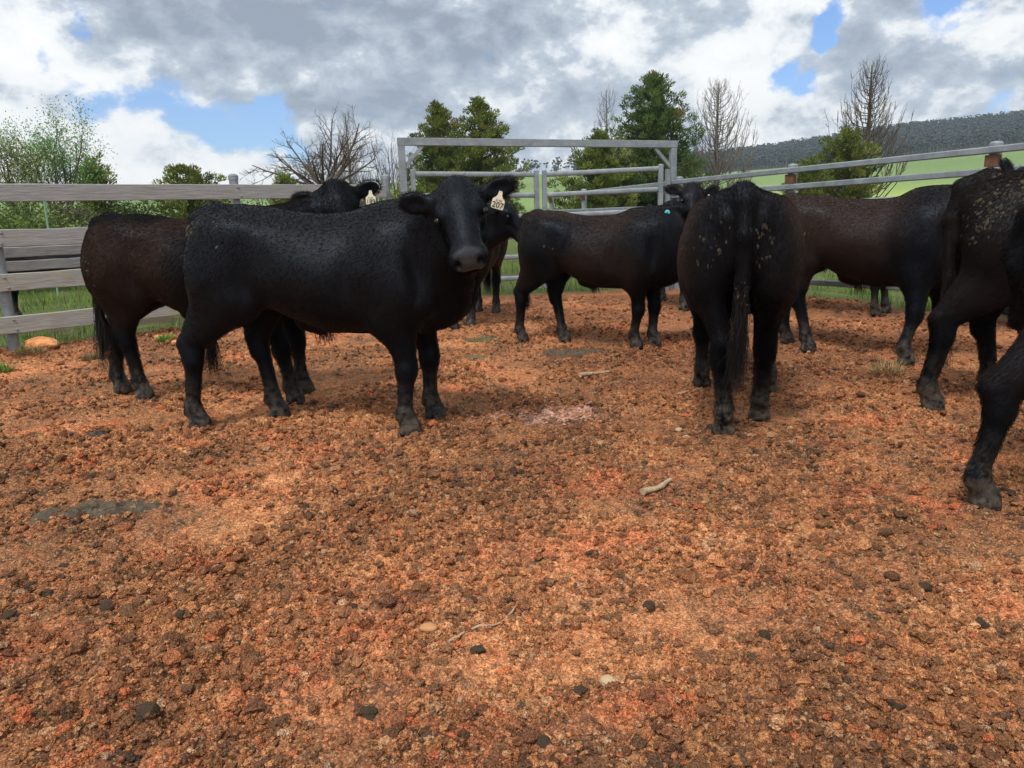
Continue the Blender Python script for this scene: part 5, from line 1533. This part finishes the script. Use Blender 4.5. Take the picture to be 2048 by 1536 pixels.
# pale dusty patch: many thin flakes of whitish pink crust
rng = np.random.default_rng(71)
c = G(1085, 832); mb = MB(); iv, jf = ICO0
for _ in range(1600):
    a, b2 = rng.normal(0, .17), rng.normal(0, .13)
    if fbm(np.array([a * 6 + 3]), np.array([b2 * 6]), 3, 88)[0] < .47: continue
    p = np.array([c[0] + a * 1.15 + .12 * (rng.random() < .3), c[1] + b2]); s_ = math.exp(rng.normal(math.log(.0042), .4))
    mb.add(np.array([p[0], p[1], gz(p) + .003]) + iv * np.array([s_ * 1.3, s_, s_ * .5]) * (1 + rng.uniform(-.3, .3, (12, 1))), t=jf)
o = mb.build('pale_crust', simple('pale_crust', tuple(s2l(186, 138, 116)), .9, .1, var=.25, scale=50)); tag(o, 'scatter of pale pinkish crust on the soil in front of the middle bull', kind='stuff')
# sticks
STICK = bark('dry_stick', (.26, .18, .11), (.50, .38, .26))
def stick(pts, r, label, seed):
    rng = np.random.default_rng(seed)
    w = [G(*p_) for p_ in pts]
    w = [np.array([p_[0], p_[1], gz(p_) + r * .9]) for p_ in w]
    P_ = []
    for i in range(len(w) - 1):
        for t in np.linspace(0, 1, 5)[:-1]: P_.append(w[i] * (1 - t) + w[i + 1] * t + rng.normal(0, r * .25, 3))
    P_.append(w[-1]); zz = np.convolve(np.pad([q[2] for q in P_], 2, 'edge'), np.ones(5) / 5, 'valid') + .004
    P_ = [np.array([q[0], q[1], z]) for q, z in zip(P_, zz)]
    o0 = P_[0].copy(); P_ = [q - o0 for q in P_]
    mb = MB(); mb.tube(P_, [r * rng.uniform(.75, 1.1) * (1 - .4 * i / len(P_)) for i in range(len(P_))], n=7)
    o = mb.build('stick', STICK, None, smooth=True, loc=o0); tag(o, label, 'stick')
stick([(1285, 988), (1318, 980), (1342, 968)], .016, 'short thick pale stick in the middle of the yard', 1)
stick([(1160, 756), (1190, 750), (1218, 745)], .018, 'pale grey stick lying between the front bull and the rear view bull', 2)
stick([(895, 1275), (920, 1262), (960, 1252), (985, 1248), (1010, 1236), (1038, 1212)], .0052, 'long thin pale twig curving across the foreground soil', 3)
stick([(1355, 790), (1380, 786), (1404, 776)], .010, 'thin pale twig beside the hooves of the rear view bull', 4)
stick([(820, 1000), (812, 992), (828, 984)], .005, 'tiny curled straw on the soil below the front bull', 5)
stick([(1165, 945), (1175, 938)], .006, 'tiny straw bit left of the short thick stick', 6)
p = G(856, 1256); o = link('stone', rock_mesh('stone', .022, 91, (1.3, .8, .6)), simple('pale_stone', tuple(s2l(168, 124, 84)), .85, .2, var=.3), None, (p[0], p[1], gz(p) + .008)); tag(o, 'pale tan stone in the foreground left of the long twig', 'stone')
for px, py, lab in ((1357, 860, 'whitish pebble in front of the hind hooves of the rear view bull'), (1215, 1363, 'white pebble near the bottom middle of the yard')):
    p = G(px, py); o = link('stone', rock_mesh('stone', .020, 93 + px, (1.1, .9, .7)), simple('white_stone', tuple(s2l(170, 146, 116)), .8, .2, var=.3), None, (p[0], p[1], gz(p) + .008)); tag(o, lab, 'stone')
# dry tussock and weeds
def tussock(px, py, n, R, hgt, cA, cB, label, seed, name='dry_tussock'):
    rng = np.random.default_rng(seed); c = G(px, py); base = np.array([c[0], c[1], gz(c)])
    a = rng.uniform(0, 6.283, n); r0 = R * .45 * np.sqrt(rng.random(n)); lean = rng.uniform(.2, 1.5, n)
    p0 = np.stack([np.cos(a) * r0, np.sin(a) * r0, np.zeros(n)], 1); L = hgt * rng.uniform(.5, 1.2, n)
    a2 = a + rng.normal(0, .9, n); d = np.stack([np.cos(a2) * lean, np.sin(a2) * lean, np.ones(n)], 1); d /= np.linalg.norm(d, axis=1)[:, None]
    mb_v = []; mb_t = []
    w = np.stack([-np.sin(a2), np.cos(a2), np.zeros(n)], 1) * .0022
    p1 = p0 + d * L[:, None] * .6; p2 = p0 + d * L[:, None] + np.array([0, 0, -.35]) * L[:, None] * (lean[:, None] * .5)
    v = np.stack([p0 - w, p0 + w, p1 + w, p1 - w, p2], 1).reshape(-1, 3); i = np.arange(n)[:, None] * 5
    t = np.concatenate([i + [0, 1, 2], i + [0, 2, 3], i + [3, 2, 4]], 1).reshape(-1, 3)
    col = cA + (cB - cA) * rng.random((n, 1))
    o = link(name, mesh_np(name, v, tris=t, cols={'col': np.repeat(col, 5, 0)}), LEAF, None, base); tag(o, label, 'grass tuft')
tussock(1775, 748, 420, .17, .16, s2l(110, 88, 60), s2l(196, 168, 118), 'dry straw coloured tussock in front of the brown bull on the right', 1)
tussock(185, 716, 260, .16, .10, s2l(96, 84, 62), s2l(150, 134, 98), 'dead grey grass tuft at the hooves of the second bull', 2)
tussock(60, 712, 300, .26, .10, s2l(92, 80, 52), s2l(150, 132, 84), 'dry grass tuft in front of the orange boulder', 3)
tussock(4, 742, 200, .16, .13, s2l(52, 80, 34), s2l(110, 146, 66), 'green weed tuft at the left edge of the yard', 4, 'grass_tuft')
tussock(330, 684, 200, .16, .10, s2l(70, 104, 40), s2l(130, 164, 70), 'fresh green grass tuft on the soil bank behind the second bull', 5, 'grass_tuft')

# ------------------------------------------------------------------ air
def build_haze():
    xs, y0, y1, z0, z1 = 1500, -60, 1500, -4, 190
    v = [(-xs, y0, z0), (xs, y0, z0), (xs, y1, z0), (-xs, y1, z0), (-xs, y0, z1), (xs, y0, z1), (xs, y1, z1), (-xs, y1, z1)]
    q = [(0, 3, 2, 1), (4, 5, 6, 7), (0, 1, 5, 4), (1, 2, 6, 5), (2, 3, 7, 6), (3, 0, 4, 7)]
    m = bpy.data.materials.new('air'); m.use_nodes = True; nt = m.node_tree; nt.nodes.clear()
    vol = nt.nodes.new('ShaderNodeVolumePrincipled'); vol.inputs['Density'].default_value = HAZE; vol.inputs['Color'].default_value = (.72, .84, 1.0, 1); vol.inputs['Anisotropy'].default_value = .2
    out = nt.nodes.new('ShaderNodeOutputMaterial'); nt.links.new(vol.outputs[0], out.inputs['Volume'])
    o = link('haze', mesh_np('haze', v, quads=q), m); tag(o, kind='stuff')
HAZE = 0.00026
build_haze()
